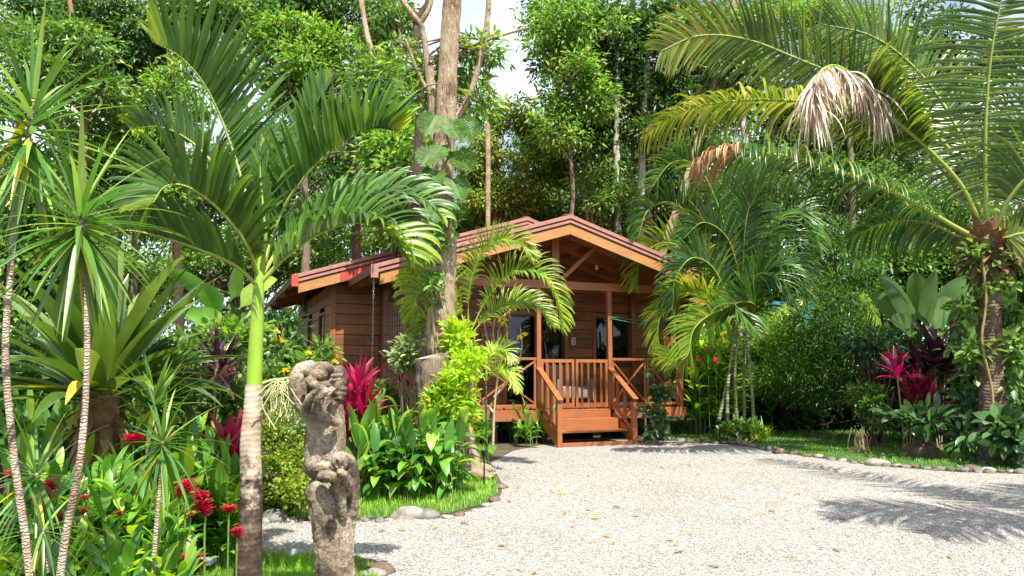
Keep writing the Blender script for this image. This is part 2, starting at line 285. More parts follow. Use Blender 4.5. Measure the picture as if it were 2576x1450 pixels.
# ================================================================ GROUND
def sheet(name, P, z, m, label=None, kind='structure'):
    P = A(P, float); b = Buf(); b.add(np.c_[P[:, 0], P[:, 1], np.full(len(P), z)], [list(range(len(P)))]); o = b.build(name, m, smooth=False); return tag(o, label, kind=kind)
sheet('ground', [(-400, -60), (400, -60), (400, 600), (-400, 600)], -.004, M['soil'])
Gp = [gnd(x, y)[:2] for x, y in [(2700, 1195), (2576, 1193), (2400, 1188), (2200, 1172), (2050, 1152), (1960, 1140), (1880, 1124), (1760, 1113), (1600, 1106), (1400, 1112), (1290, 1135), (1235, 1165), (1262, 1215), (1262, 1245), (1225, 1275), (1140, 1297), (1010, 1307), (900, 1312), (760, 1312), (640, 1312), (560, 1345), (640, 1392), (760, 1398), (905, 1402), (960, 1430), (975, 1480)]]
Gp = [(14, 9)] + Gp + [(-.6, 3.6), (-.6, 1), (14, 1)]
sheet('gravel_drive', Gp, 0, M['gravel'])
def inpoly(x, y, P):
    P = A(P); c = np.zeros(len(x), bool); j = len(P)-1
    for i in range(len(P)):
        a, b = P[i], P[j]
        k = ((a[1] > y) != (b[1] > y)) & (x < (b[0]-a[0])*(y-a[1])/(b[1]-a[1]+1e-12)+a[0]); c ^= k; j = i
    return c
rg = np.random.default_rng(5)
n = 130000; u_ = rg.random(n)**1.6; Yp = 4.2+u_*9.5; Xp = (rg.random(n)*2-1)*(Yp*.72+.3)
k = inpoly(Xp, Yp, Gp); Xp, Yp = Xp[k], Yp[k]; n = len(Xp)
oct_ = A([[1, 0, 0], [-1, 0, 0], [0, 1, 0], [0, -1, 0], [0, 0, 1.], [0, 0, -1]]); of = A([[0, 2, 4], [2, 1, 4], [1, 3, 4], [3, 0, 4], [2, 0, 5], [1, 2, 5], [3, 1, 5], [0, 3, 5]])
s_ = rg.gamma(5, .00095, n)[:, None]*rg.uniform(.6, 1.3, (n, 3))*A([1.2, 1.2, .75]); a = rg.random(n)*2*pi
o3 = oct_[None]*s_[:, None]; xx = o3[..., 0]*np.cos(a)[:, None]-o3[..., 1]*np.sin(a)[:, None]; yy = o3[..., 0]*np.sin(a)[:, None]+o3[..., 1]*np.cos(a)[:, None]
V = np.stack([xx+Xp[:, None], yy+Yp[:, None], o3[..., 2]+.001+rg.random(n)[:, None]*.003], -1); V[:, 4, :2] += rg.normal(size=(n, 2))*.002
b = Buf(); b.add(V, (np.arange(n)[:, None, None]*6+of[None]).reshape(-1, 3)); tag(b.build('loose_gravel', M['pebble']), 'loose pale gravel stones covering the drive', 'gravel', kind='stuff')
island = [gnd(x, y)[:2] for x, y in [(650, 1130), (650, 1300), (760, 1306), (900, 1306), (1010, 1300), (1130, 1292), (1215, 1270), (1252, 1242), (1250, 1212), (1225, 1165), (1250, 1130), (1180, 1115), (900, 1110)]]
sheet('island_bed', island, .004, M['turf'])
lawn = [gnd(x, y)[:2] for x, y in [(1640, 1104), (1760, 1109), (1880, 1120), (1960, 1136), (2050, 1148), (2200, 1168), (2400, 1184), (2576, 1188), (2800, 1190), (2800, 1035), (2000, 1035), (1700, 1060)]]
sheet('lawn', lawn, .004, M['turf'])
patch = [gnd(x, y)[:2] for x, y in [(430, 1520), (560, 1400), (650, 1398), (760, 1402), (900, 1408), (945, 1440), (960, 1520)]]
sheet('grass_patch', patch, .004, M['turf'])
lpatch = [gnd(x, y)[:2] for x, y in [(-200, 1230), (-200, 1100), (200, 1100), (330, 1230)]]
sheet('far_lawn', lpatch, .004, M['turf'])
def grass(name, poly, n, h, wd, m, label, seed=1, ywt=1):
    g = np.random.default_rng(seed); P = A(poly); lo, hi = P.min(0), P.max(0); X = g.uniform(lo[0], hi[0], n); Y = lo[1]+(hi[1]-lo[1])*g.random(n)**ywt
    k = inpoly(X, Y, poly); X, Y = X[k], Y[k]; n = len(X)
    cl = .6+.4*np.sin(X*7+np.sin(Y*5)*2)*np.sin(Y*6+1.3); a = g.random(n)*2*pi; ln = g.random(n)*.9
    d = np.c_[np.cos(a)*ln, np.sin(a)*ln, np.ones(n)]; s = np.c_[-np.sin(a), np.cos(a), np.zeros(n)]
    V, Fq = blades(np.c_[X, Y, np.full(n, .003)], d, s, g.uniform(.5, 1.2, n)*h*(.6+.6*cl), wd*g.uniform(.6, 1.3, n), 'sword', g.uniform(.2, .9, n), 4, 0)
    return tag(Buf().add(V, Fq).build(name, m), label, 'grass', kind='stuff')
grass('grass', island, 60000, .085, .009, M['grass'], 'bright short grass inside the stone border around the big tree', 2)
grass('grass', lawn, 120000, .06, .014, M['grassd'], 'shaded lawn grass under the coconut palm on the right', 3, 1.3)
grass('grass', patch, 26000, .07, .006, M['grass'], 'sunlit grass at the foot of the stone statue', 4)
grass('grass', lpatch, 14000, .09, .012, M['grass'], 'patch of grass behind the red gingers at the left edge', 6)
# ================================================================ PLANT BUILDERS
VIEW = A([0, 1., 0])
def frond(name, P, parent, mats, ll=.5, lw=.04, n=45, roll=0., droop=.5, ang=(60, 25), start=.12, r=.02, seed=0, K=6, fold=.3, end=.995, label=None, tipmat=None, tipat=2., ls=.6, up=0., jit=.12, vdir=None, face=0., tipd=0.):
    """P: curve of world points; leaflets both sides. roll 0 spreads them in the plane seen from the front."""
    g = np.random.default_rng(seed+7); C = spline(P, 60); T = nrm(np.gradient(C, axis=0)); vd = VIEW if vdir is None else nrm(A(vdir, float))
    Sp = nrm(np.cross(T, vd)); S = nrm(Sp*cos(roll)+vd*sin(roll)); S = nrm(S-T*(S*T).sum(1, keepdims=True)); Nn = np.cross(S, T); Nn *= np.where(Nn[:, 2:3] < 0, -1, 1)
    b = Buf(); rr = r*(1-.85*np.linspace(0, 1, 60)); V, Fq = tube(C, rr, 6); b.add(V, Fq, 1)
    t = np.linspace(start, end, n)
    for sg in (1, -1):
        tt = np.clip(t+g.normal(size=n)*.15/n, 0, 1); i = tt*59; i0 = np.clip(i.astype(int), 0, 58); f = (i-i0)[:, None]
        base = C[i0]*(1-f)+C[i0+1]*f; Tt = T[i0]; Ss = S[i0]*sg; N2 = Nn[i0]
        u = (tt-start)/(1-start); al = np.radians(ang[0]+(ang[1]-ang[0])*u)+g.normal(size=n)*jit
        d = Tt*np.cos(al)[:, None]+Ss*np.sin(al)[:, None]+N2*(up+g.normal(size=n)*jit*1.2)[:, None]
        Lp = ll*(ls+(1-ls)*np.sin(pi*np.clip(u, 0, 1)**.8))*np.where(u > .88, 1-(u-.88)*3.5, 1)*np.where(u < .12, .5+u*4.1, 1)*g.uniform(.88, 1.08, n)
        cx = nrm(np.cross(d, N2)); sd = nrm(cx*(1-face)*np.sign((cx*Tt).sum(1, keepdims=True)+1e-6)+Tt*face); V, Fq = blades(base, d, sd, Lp, lw*g.uniform(.8, 1.15, n), 'palm', droop*g.uniform(.6, 1.4, n), K, fold, tipd)
        per = len(Fq)//n; mi = np.repeat(np.where(tt > tipat, 2, 0), per)
        for q in (0, 2):
            k = mi == q
            if k.any():
                if not k.all():
                    # keep vertex block shared: add separately per material
                    ids = np.where(np.where(tt > tipat, 2, 0) == q)[0]; Vr = V.reshape(n, -1, 3)[ids]; nv = Vr.shape[1]; F0 = Fq[:per]
                    b.add(Vr, (np.arange(len(ids))[:, None, None]*nv+F0[None]).reshape(-1, 4), q)
                else: b.add(V, Fq, q)
    ms = [mats[0], mats[1], tipmat or mats[0]]
    o = b.build(name, ms, parent); 
    if label: o['label'] = label
    return o
def rosette(c, axis, n, L, W, elev=(85, -50), prof='sword', droop=.4, K=7, fold=.3, seed=0, spread=.03, stack=.0, el_pow=1.):
    g = np.random.default_rng(seed); ax = nrm(A(axis, float)); r1 = nrm(np.cross(ax, A([.3, 1, .1]))); r2 = np.cross(ax, r1)
    i = np.arange(n); az = i*2.39996+g.normal(size=n)*.25; u = ((i+.5)/n)**el_pow; el = np.radians(elev[0]+(elev[1]-elev[0])*u+g.normal(size=n)*6)
    rad = r1*np.cos(az)[:, None]+r2*np.sin(az)[:, None]; d = rad*np.cos(el)[:, None]+ax*np.sin(el)[:, None]
    base = A(c)[None]+rad*spread-ax*(stack*u)[:, None]; sd = np.cross(d, ax+rad*.01)
    return blades(base, d, sd, L*g.uniform(.8, 1.1, n), W*g.uniform(.8, 1.1, n), prof, droop*g.uniform(.5, 1.5, n), K, fold)
def scatter(blobs, nc, per, L, W, seed=0, rc=.35, hang=.25, surf=2.2, up=.0, cheap=True, droop=.4, prof='lance', K=4):
    """blobs: [(center, radii, weight)] -> leaf clumps through the volume"""
    g = np.random.default_rng(seed); wts = A([b_[1][0]*b_[1][1]*b_[1][2] for b_ in blobs])**.72; wts /= wts.sum(); idx = g.choice(len(blobs), nc, p=wts)
    C = A([b_[0] for b_ in blobs], float)[idx]; Rd = A([b_[1] for b_ in blobs], float)[idx]
    v = nrm(g.normal(size=(nc, 3))); cc = C+v*Rd*(g.random(nc)**(1/surf))[:, None]
    n = nc*per; cen = np.repeat(cc, per, 0); ov = np.repeat(v, per, 0); q = nrm(g.normal(size=(n, 3))); rr = rc*np.repeat(g.uniform(.5, 1.3, nc), per)
    base = cen+q*(g.random(n)**.5*rr)[:, None]*A([1, 1, .6]); d = nrm(q+ov*.4+A([0, 0, up-hang])+g.normal(size=(n, 3))*.35); s = nrm(np.cross(d, A([0, 0, 1.])+g.normal(size=(n, 3))*.55))
    Ls = L*g.uniform(.6, 1.25, n); Ws = W*g.uniform(.7, 1.2, n)
    if cheap: return (*leaflets2(base, d, s, Ls, Ws), cc)
    return (*blades(base, d, s, Ls, Ws, prof, droop, K, .25), cc)
def blob(px, py, Y, rx, rz, ry=None):
    c = at(px, py, Y); k = Y/F; return (c, (rx*k, (ry if ry else max(rx, rz)*k*.8), rz*k))
def limbs(b, cc, trunk, r, g, m=0, nmax=26, lo=.45):
    K = len(trunk)
    for q in g.choice(len(cc), min(nmax, len(cc)), replace=False):
        p = cc[q]; tk = trunk[int(lo*K):]; j = np.argmin(np.linalg.norm(tk-(p-A([0, 0, .8])), axis=1)); a = tk[j]; ln = np.linalg.norm(p-a)
        if ln < .2: continue
        mid = (a+p)/2+A([0, 0, -.12*ln])+g.normal(size=3)*.08*ln; V, Fq = tube(spline([a, mid, p], 7), np.linspace(r*.38, r*.08, 7), 5); b.add(V, Fq, m)
def tree(name, label, trunkP, r0, r1, blobs, nc, per, L, W, lm, bm='barkb', seed=0, rc=.45, cat='tree', group=None, hang=.3, nl=26, sides=10, up=0, rough=.12, lo=.45, cheap=True):
    tp = A(trunkP, float); e = thing(name, label, cat, tp[0]*A([1, 1, 0]) if tp[0][2] < .6 else tp[0], group); g = np.random.default_rng(seed)
    b = Buf(); C = spline(tp, 28); C[1:-1] += g.normal(size=(26, 3))*r0*.12; V, Fq = tube(C, np.linspace(r0, r1, 28), sides, seed+1, rough); b.add(V, Fq)
    if blobs:
        V, Fq, cc = scatter(blobs, nc, per, L, W, seed, rc, hang, up=up, cheap=cheap)
        if nl: limbs(b, cc, C, r0, g, nmax=nl, lo=lo)
    b.build('trunk', M[bm], e)
    if blobs: Buf().add(V, Fq).build('crown', M[lm], e)
    return e
# ================================================================ CABIN
AH, X0, Y0 = .389, .548, 15.487
ch, sh = cos(AH), sin(AH)
def HW(u, v, z): return A([X0+u*ch-v*sh, Y0+u*sh+v*ch, z])
M['wall'] = woodmat('cabin_plank', (.10, .032, .012), (.37, .13, .046), .42)
M['wood'] = woodmat('varnished_wood', (.11, .033, .011), (.35, .122, .04), .38)
M['woodz'] = woodmat('varnished_wood_upright', (.11, .033, .011), (.35, .122, .04), .38, axis='z')
M['deck'] = woodmat('deck_board', (.16, .04, .014), (.36, .11, .035), .5, axis='x')
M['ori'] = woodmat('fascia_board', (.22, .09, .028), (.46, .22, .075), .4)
M['redw'] = plain('red_trim_board', (.4, .055, .03), .6)
M['trim'] = plain('terracotta_metal_trim', (.36, .17, .14), .4, var=.16)
M['trimd'] = plain('dark_trim_groove', (.12, .04, .03), .6)
M['roof'] = plain('red_metal_roof', (.33, .10, .07), .4)
M['glass'] = None
m, t, p = mat('window_glass'); gl = t.nodes.new('ShaderNodeBsdfGlossy'); gl.inputs['Roughness'].default_value = .03; tr = t.nodes.new('ShaderNodeBsdfTransparent'); tr.inputs[0].default_value = (.36, .39, .38, 1)
fr = t.nodes.new('ShaderNodeFresnel'); fr.inputs[0].default_value = 1.6; ms = t.nodes.new('ShaderNodeMixShader'); t.links.new(fr.outputs[0], ms.inputs[0]); t.links.new(tr.outputs[0], ms.inputs[1]); t.links.new(gl.outputs[0], ms.inputs[2]); t.links.new(ms.outputs[0], t.nodes['Material Output'].inputs[0]); M['glass'] = m
M['curt'] = plain('mauve_curtain', (.38, .27, .27), .9)
M['intr'] = plain('interior_wall', (.10, .06, .04), .8)
M['alu'] = plain('dark_frame', (.05, .045, .04), .4)
M['white'] = plain('white_plastic', (.75, .74, .7), .4, var=.04)
cab = thing('cabin', 'orange brown timber cabin with gabled porch and red metal roof', 'cabin', (X0, Y0, 0), rz=AH)
ZD = .667; UB = 1.695; UR = 3.605; ULF = -2.92; UP = .396; VW = 2.064; UC = -3.951; UCR = 2*UP-UC
def cb(name, lst, m, parent=cab, smooth=False, label=None):
    b = Buf()
    for q in lst: b.add(*q)
    o = b.build(name, m, parent, local=True, smooth=smooth)
    if label: o['label'] = label
    bv = o.modifiers.new('bevel', 'BEVEL'); bv.width = .004; bv.segments = 1; bv.limit_method = 'ANGLE'
    return o
def roofz(u, ridge, s=.309): return ridge-abs(u-UP)*s
# walls as boards
def board_wall(u0, u1, z0, z1, v, openings, ridge=None, step=.225, th=.035, axis='u', yoff=0):
    out = []; z = z0; g = np.random.default_rng(int(abs(u0*10))+3)
    while z < z1-.01:
        zt = min(z+step, z1); segs = [(u0, u1)]
        if ridge is not None:
            hw = (ridge-(z+step*.55))/.309; segs = [(max(u0, UP-hw), min(u1, UP+hw))]
            if hw < .1: break
        for (a, b_, c, d) in openings:
            if zt > c+.02 and z < d-.02:
                ns = []
                for s0, s1 in segs:
                    if b_ <= s0 or a >= s1: ns.append((s0, s1)); continue
                    if a > s0: ns.append((s0, a))
                    if b_ < s1: ns.append((b_, s1))
                segs = ns
        for s0, s1 in segs:
            if s1-s0 < .03: continue
            j = g.uniform(0, .004)
            out.append(box(s0, s1, v-j, v+th, z+.007, zt-.005) if axis == 'u' else box(v-j, v+th, s0, s1, z+.007, zt-.005))
        z += step
    return out
DO = (.11, 1.63, ZD, 2.80); W2 = (2.49, 3.46, 1.72, 2.80); W0 = (-2.35, -1.25, 1.72, 2.8)
front = board_wall(UC, UCR, .45, 4.9, VW, [DO, W2, W0], ridge=4.88)
cb('front_wall', front+[box(UC, UCR, VW+.036, VW+.05, .45, .6)], M['wall'])
# dark backing behind board gaps (inner lining) with same openings
def lining(u0, u1, z0, z1, v, ops):
    us = sorted({u0, u1, *[q for o in ops for q in o[:2]]}); out = []
    for a, b_ in zip(us[:-1], us[1:]):
        mid = (a+b_)/2; oo = [o for o in ops if o[0] < mid < o[1]]
        if oo: o = oo[0]; 
        if not oo: out.append(box(a, b_, v+.037, v+.07, z0, z1))
        else:
            if o[2] > z0+.01: out.append(box(a, b_, v+.037, v+.07, z0, o[2]))
            out.append(box(a, b_, v+.037, v+.07, o[3], z1))
    return out
cb('front_lining', lining(UC+.05, UCR-.05, .62, 3.3, VW, [DO, W2, W0]), M['intr'])
LW = [(3.1, 3.9, 1.75, 2.75), (5.3, 6.0, 1.75, 2.75)]
cb('side_wall', board_wall(VW+.05, 8.5, .45, 3.35, UC, LW, axis='v'), M['wall'])
cb('side_wall', board_wall(VW+.05, 8.5, .45, 3.35, UCR-.035, [], axis='v'), M['wall'])
cb('back_wall', board_wall(UC, UCR, .45, 4.9, 8.5, [], ridge=4.88), M['wall'])
cb('interior_room', [box(UC+.04, UCR-.04, VW+.08, 8.45, .5, .6), box(UC+.04, UCR-.04, 8.4, 8.45, .6, 3.3), box(UC+.04, UCR-.04, VW+.08, 8.4, 3.3, 3.34), box(UCR-.09, UCR-.05, VW+.1, 8.38, .62, 3.28), box(2.1, 2.14, VW+.1, 8.38, .62, 3.28)], M['intr'])
for (a, b_, c, d) in LW:
    f = cb('window', [box(UC-.025, UC+.05, a-.06, a, c-.06, d+.06), box(UC-.025, UC+.05, b_, b_+.06, c-.06, d+.06), box(UC-.025, UC+.05, a, b_, c-.06, c), box(UC-.025, UC+.05, a, b_, d, d+.06)], M['wood'])
    cb('pane', [box(UC+.02, UC+.026, a, b_, c, d)], M['glass'], f); cb('curtain', [box(UC+.06, UC+.07, a, b_, c, d)], M['alu'], f)
for u in (UC-.02, UCR-.09): cb('corner_post', [box(u, u+.11, VW-.035, VW+.075, .42, 3.4)], M['woodz'])
# doors and windows on the front
def curtain(u0, u1, z0, z1, v, parent):
    n = int((u1-u0)*90); u = np.linspace(u0, u1, n); vv = v+.022*np.sin(u*55+2*np.sin(u*9)); V = np.concatenate([np.c_[u, vv, np.full(n, z0)], np.c_[u, vv, np.full(n, z1)]]); i = np.arange(n-1)
    return Buf().add(V, np.c_[i, i+1, n+i+1, n+i]).build('curtain', M['curt'], parent, local=True)
def opening(name, o, split, cur, label=None):
    a, b_, c, d = o; v = VW
    f = cb(name, [box(a-.09, a, v-.03, v+.07, c-.05, d+.09), box(b_, b_+.09, v-.03, v+.07, c-.05, d+.09), box(a, b_, v-.03, v+.07, d, d+.09), box(a, b_, v-.03, v+.07, c-.05, c)], M['woodz'], label=label)
    m_ = (a+b_)/2 if split else None; vf = v+.015
    fr_ = [box(a, a+.04, vf, vf+.04, c, d), box(b_-.04, b_, vf, vf+.04, c, d), box(a+.04, b_-.04, vf, vf+.04, d-.04, d), box(a+.04, b_-.04, vf, vf+.04, c, c+.05)]
    if split: fr_.append(box(m_-.025, m_+.025, vf, vf+.04, c+.05, d-.04))
    cb('sash', fr_, M['alu'], f); cb('pane', [box(a+.04, b_-.04, vf+.018, vf+.024, c+.05, d-.04)], M['glass'], f)
    for u0, u1 in cur: curtain(u0, u1, c+.06, d-.03, v+.13, f)
    return f
opening('sliding_door', DO, True, [(.98, 1.42)])
opening('window', W2, True, [(2.5, 2.66)], 'wide dark window right of the sliding door')
opening('window', W0, True, [(-2.3, -2.1)], 'window left of the sliding door behind the palms')
# deck
rgd = np.random.default_rng(8); brd = []; v = -.08
while v < VW-.02:
    brd.append(box(ULF, UR, v+.004, v+.116, ZD-.03, ZD+rgd.uniform(0, .002))); v += .12
cb('deck', brd, M['deck'])
for q_ in (box(ULF, 0-.07, -.085, -.045, ZD-.21, ZD-.033), box(UB+.07, UR, -.085, -.045, ZD-.21, ZD-.033), box(UR-.04, UR, -.045, VW, ZD-.21, ZD-.033), box(ULF, ULF+.04, -.045, VW, ZD-.21, ZD-.033)): cb('deck_fascia', [q_], M['wood'])
for u in (-2.7, -.9, .3, 1.5, 3.3):
    for v in (.25, 1.9): cb('pier', [box(u-.09, u+.09, v, v+.18, -.02, ZD-.21)], M['intr'])
cb('underfloor_beam', [box(UC+.1, UCR-.1, VW+.1, VW+.25, .2, .45), box(UC+.1, UCR-.1, 8.2, 8.35, .2, .45)], M['intr'])
for v in (2.3, 5.2, 8.2):
    for u in (-3.8, -1, 1.8, 4.6): cb('pier', [box(u-.1, u+.1, v-.1, v+.1, -.02, .2 if v != 5.2 else .5)], M['intr'])
# posts, beam, king post
ZB = 3.205
for u in (-2.82, 0, UB, 3.508): cb('porch_post', [box(u-.048, u+.048, -.048, .048, ZD, ZB)], M['woodz'])
for u in (-2.82, 3.508): cb('rear_post', [box(u-.048, u+.048, VW-.13, VW-.035, ZD, 3.3)], M['woodz'])
cb('tie_beam', [box(-2.95, 3.66, -.055, .055, ZB, ZB+.17)], M['wood'])
for u in (-2.82, 3.508): cb('side_beam', [box(u-.05, u+.05, .056, VW-.04, ZB+.02, ZB+.17)], M['wood'])
cb('king_post', [box(UP-.085, UP+.085, -.05, .05, ZB+.171, 4.45)], M['woodz'])
cb('brace', [bar((UP+.12, 0, ZB+.2), (UP+1.0, 0, 4.2), .09, .15, (0, 1, 0))], M['wood'])
cb('brace', [bar((UP-.12, 0, ZB+.2), (UP-1.0, 0, 4.2), .09, .15, (0, 1, 0))], M['wood'])
# roofs
def roof(ridge, hw, v0, v1, nm, rafters, label, redtrim=False):
    s = .309; k = math.hypot(1, s); top = []
    for sg in (1, -1):
        nrib = int((v1-v0)/.11); b = Buf(); vv = np.linspace(v0, v1, nrib*3+1); zz = np.where(np.arange(len(vv)) % 3 == 0, .022, 0.); n = len(vv)
        ua, ub = UP, UP+sg*hw
        V = []
        for (u, z) in ((ua, ridge), (ub, ridge-hw*s)):
            for dz in (0, -.01): V.append(np.c_[np.full(n, u), vv, z+zz+dz])
        V = np.concatenate(V); i = np.arange(n-1)
        b.add(V, np.concatenate([np.c_[i, i+1, 2*n+i+1, 2*n+i], np.c_[n+i, 3*n+i, 3*n+i+1, n+i+1], np.c_[2*n+i, 2*n+i+1, 3*n+i+1, 3*n+i]]))
        o = b.build('roof_sheet', M['roof'], cab, local=True, smooth=False)
        # soffit lining boards
        lst = []; d = 0; 
        while d < hw-.1:
            a0 = UP+sg*d; a1 = UP+sg*min(d+.13, hw-.03); zc = lambda u: ridge-abs(u-UP)*s-.075
            Vb = A([[a0+sg*.004, v0+.1, zc(a0)], [a1, v0+.1, zc(a1)], [a1, v1-.05, zc(a1)], [a0+sg*.004, v1-.05, zc(a0)]]); Vb = np.vstack([Vb, Vb+A([0, 0, .015])])
            lst.append((Vb, A([[0, 1, 2, 3], [4, 7, 6, 5], [0, 4, 5, 1], [1, 5, 6, 2], [2, 6, 7, 3], [3, 7, 4, 0]]))); d += .134
        cb('soffit', lst, M['wall'])
        # rafters
        cb('rafter', [bar((UP+sg*.02, v, ridge-.15), (UP+sg*(hw-.08), v, ridge-.15-(hw-.1)*s), .05, .13, (0, 0, 1)) for v in rafters], M['wood'])
        cb('purlin', [box(UP+sg*d_-.03, UP+sg*d_+.03, v0+.12, v1-.3, ridge-d_*s-.16, ridge-d_*s-.085) for d_ in (hw*.26, hw*.5, hw*.74)], M['wood'])
        # rake: metal caps + board
        e0 = A([UP, v0, ridge]); e1 = A([UP+sg*hw, v0, ridge-hw*s])
        def strip(dy0, dy1, dz0, dz1, m, name, h=1., frm=0., **kw):
            P0 = e0*(1-frm)+e1*frm; P1 = e0*(1-h)+e1*h; V = []
            for p_ in (P0, P1): V += [[p_[0], p_[1]+dy0, p_[2]+dz0], [p_[0], p_[1]+dy1, p_[2]+dz0], [p_[0], p_[1]+dy1, p_[2]+dz1], [p_[0], p_[1]+dy0, p_[2]+dz1]]
            return cb(name, [(A(V), A([[0, 1, 2, 3], [7, 6, 5, 4], [0, 4, 5, 1], [1, 5, 6, 2], [2, 6, 7, 3], [3, 7, 4, 0]]))], m, **kw)
        strip(-.045, .16, .03, .045, M['trim'], 'ridge_cap' if False else 'rake_trim')
        strip(-.05, -.03, -.035, .03, M['trim'], 'rake_trim'); strip(-.028, -.01, -.07, -.036, M['trimd'], 'rake_trim')
        strip(-.04, -.012, -.125, -.071, M['trim'], 'rake_trim'); strip(-.025, .0, -.15, -.126, M['trimd'], 'rake_trim')
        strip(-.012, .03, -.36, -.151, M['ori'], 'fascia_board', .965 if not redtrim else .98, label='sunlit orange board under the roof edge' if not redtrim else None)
        if redtrim: strip(-.017, -.013, -.34, -.151, M['redw'], 'fascia_board', .82 if sg < 0 else .6, .0, label='red painted board under the main roof edge')
        # eave trim along depth
        ue = UP+sg*hw; ze = ridge-hw*s
        cb('eave_trim', [box(min(ue, ue+sg*.03), max(ue, ue+sg*.03), v0, v1, ze-.13, ze+.02)], M['trimd'])
        cb('eave_trim', [box(min(ue-sg*.1, ue+sg*.04), max(ue-sg*.1, ue+sg*.04), v0-.06, v0-.052, ze-.2, ze+.05)], M['redw'] if redtrim else M['trim'])
    cb('ridge_cap', [bar((UP-.12, (v0+v1)/2, ridge+.035), (UP, (v0+v1)/2, ridge+.068), v1-v0, .01, (0, 0, 1)), bar((UP+.12, (v0+v1)/2, ridge+.035), (UP, (v0+v1)/2, ridge+.068), v1-v0, .01, (0, 0, 1))], M['trim'])
roof(4.62, 4.05, -.734, 2.05, 'porch', (-.02, .95, 1.8), '')
roof(5.00, 5.22, 1.49, 9.1, 'main', (1.75, 4, 6.5, 8.8), '', True)
# railings
def xpanel(u0, u1, v=0):
    p_ = cb('railing', [box(u0, u1, v-.035, v+.035, ZD+1.03, ZD+1.083), box(u0, u1, v-.02, v+.02, ZD+.06, ZD+.12)], M['wood'])
    cb('cross_brace', [bar((u0+.02, v-.004, ZD+.13), (u1-.02, v-.004, ZD+1.02), .03, .055, (0, 1, 0))], M['wood'], p_)
    cb('cross_brace', [bar((u1-.02, v+.03, ZD+.13), (u0+.02, v+.03, ZD+1.02), .03, .055, (0, 1, 0))], M['wood'], p_)
    for u in (u0+.03, u1-.03): cb('baluster', [box(u-.025, u+.025, v-.02, v+.02, ZD+.12, ZD+1.03)], M['woodz'], p_)
xpanel(-2.77, -1.42); xpanel(-1.41, -.05); xpanel(UB+.05, 2.61); xpanel(2.62, 3.46)
for u in (3.508, -2.82):
    p_ = cb('side_railing', [box(u-.035, u+.035, .05, VW-.14, ZD+1.03, ZD+1.083), box(u-.02, u+.02, .05, VW-.14, ZD+.06, ZD+.12)], M['wood'])
    cb('cross_brace', [bar((u, .1, ZD+.13), (u, VW-.2, ZD+1.02), .03, .055, (1, 0, 0))], M['wood'], p_); cb('cross_brace', [bar((u+.034, VW-.2, ZD+.13), (u+.034, .1, ZD+1.02), .03, .055, (1, 0, 0))], M['wood'], p_)
# gates
for u0, u1, y in ((.055, .83, 0), (.865, 1.64, 0)):
    g_ = cb('porch_gate', [box(u0, u0+.06, -.02, .025, ZD+.04, ZD+1.05), box(u1-.06, u1, -.02, .025, ZD+.04, ZD+1.05), box(u0+.06, u1-.06, -.018, .022, ZD+.98, ZD+1.05), box(u0+.06, u1-.06, -.018, .022, ZD+.04, ZD+.13)], M['woodz'])
    for i in range(4):
        u = u0+.06+(u1-u0-.12)*(i+.6)/4.2; b = Buf(); V, Fq = box(-.05 if u0 < .5 else -.03, .05 if u0 < .5 else .03, -.011, .011, ZD+.13, ZD+.98)
        a_ = R(28); V = np.c_[V[:, 0]*cos(a_)-V[:, 1]*sin(a_)+u, V[:, 0]*sin(a_)+V[:, 1]*cos(a_)+.002, V[:, 2]]; cb('slat', [(V, Fq)], M['woodz'], g_)
# steps
st = cb('steps', [box(-.02, UB+.02, -.97, -.91, .0, .075)], M['wood'])
cb('tread', [box(.04, UB-.04, -.42, -.09, .46, .495)], M['wood'], st); cb('tread', [box(.04, UB+.0, -.76, -.40, .245, .28)], M['wood'], st)
cb('riser', [box(.045, UB-.045, -.12, -.09, .496, ZD-.032)], M['wood'], st); cb('riser', [box(.045, UB-.045, -.43, -.405, .281, .459)], M['wood'], st)
for u, s_ in ((0, -1), (UB, 1)):
    cb('newel_post', [box(u-.05, u+.05, -1.01, -.91, 0, .875)], M['woodz'], st)
    cb('handrail', [bar((u, -.03, 1.535), (u, -1.05, .9), .125, .04, (0, 0, 1))], M['wood'], st)
    cb('lower_rail', [bar((u, -.05, .83), (u, -.91, .28), .04, .07, (0, 0, 1))], M['wood'], st)
    cb('stringer', [bar((u, -.1, .52), (u, -.93, .1), .035, .2, (0, 0, 1))], M['wood'], st)
    for v in (-.33, -.62): cb('baluster', [box(u-.022, u+.022, v-.04, v+.04, .82+v*.56, 1.5+v*.6)], M['woodz'], st)
# fittings on the wall
for u, z in ((.0, 2.06), (1.86, 2.19)):
    s_ = cb('switch_plate', [box(u-.055, u+.055, VW-.05, VW-.02, z-.09, z+.09)], M['white']); cb('button', [box(u-.035, u+.035, VW-.057, VW-.051, z-.07, z-.01), box(u-.035, u+.035, VW-.056, VW-.051, z+.01, z+.07)], M['curt'], s_)
M['lamp'] = plain('lamp_glass', (.8, .78, .72), .2, var=.03)
def ball(c, r, nu=12, nv=8):
    c = A(c, float); r = A(r, float)*np.ones(3); V = [c+r*A([sin(pi*j/nv)*cos(2*pi*i/nu), sin(pi*j/nv)*sin(2*pi*i/nu), cos(pi*j/nv)]) for j in range(nv+1) for i in range(nu)]
    Fq = [[j*nu+i, (j+1)*nu+i, (j+1)*nu+(i+1) % nu, j*nu+(i+1) % nu] for j in range(nv) for i in range(nu)]; return A(V), A(Fq)
Buf().add(*ball((1.96, 1.0, 3.86), .045)).add(*box(1.935, 1.985, .975, 1.025, 3.89, 3.97)).build('ceiling_bulb', M['lamp'], cab, local=True)
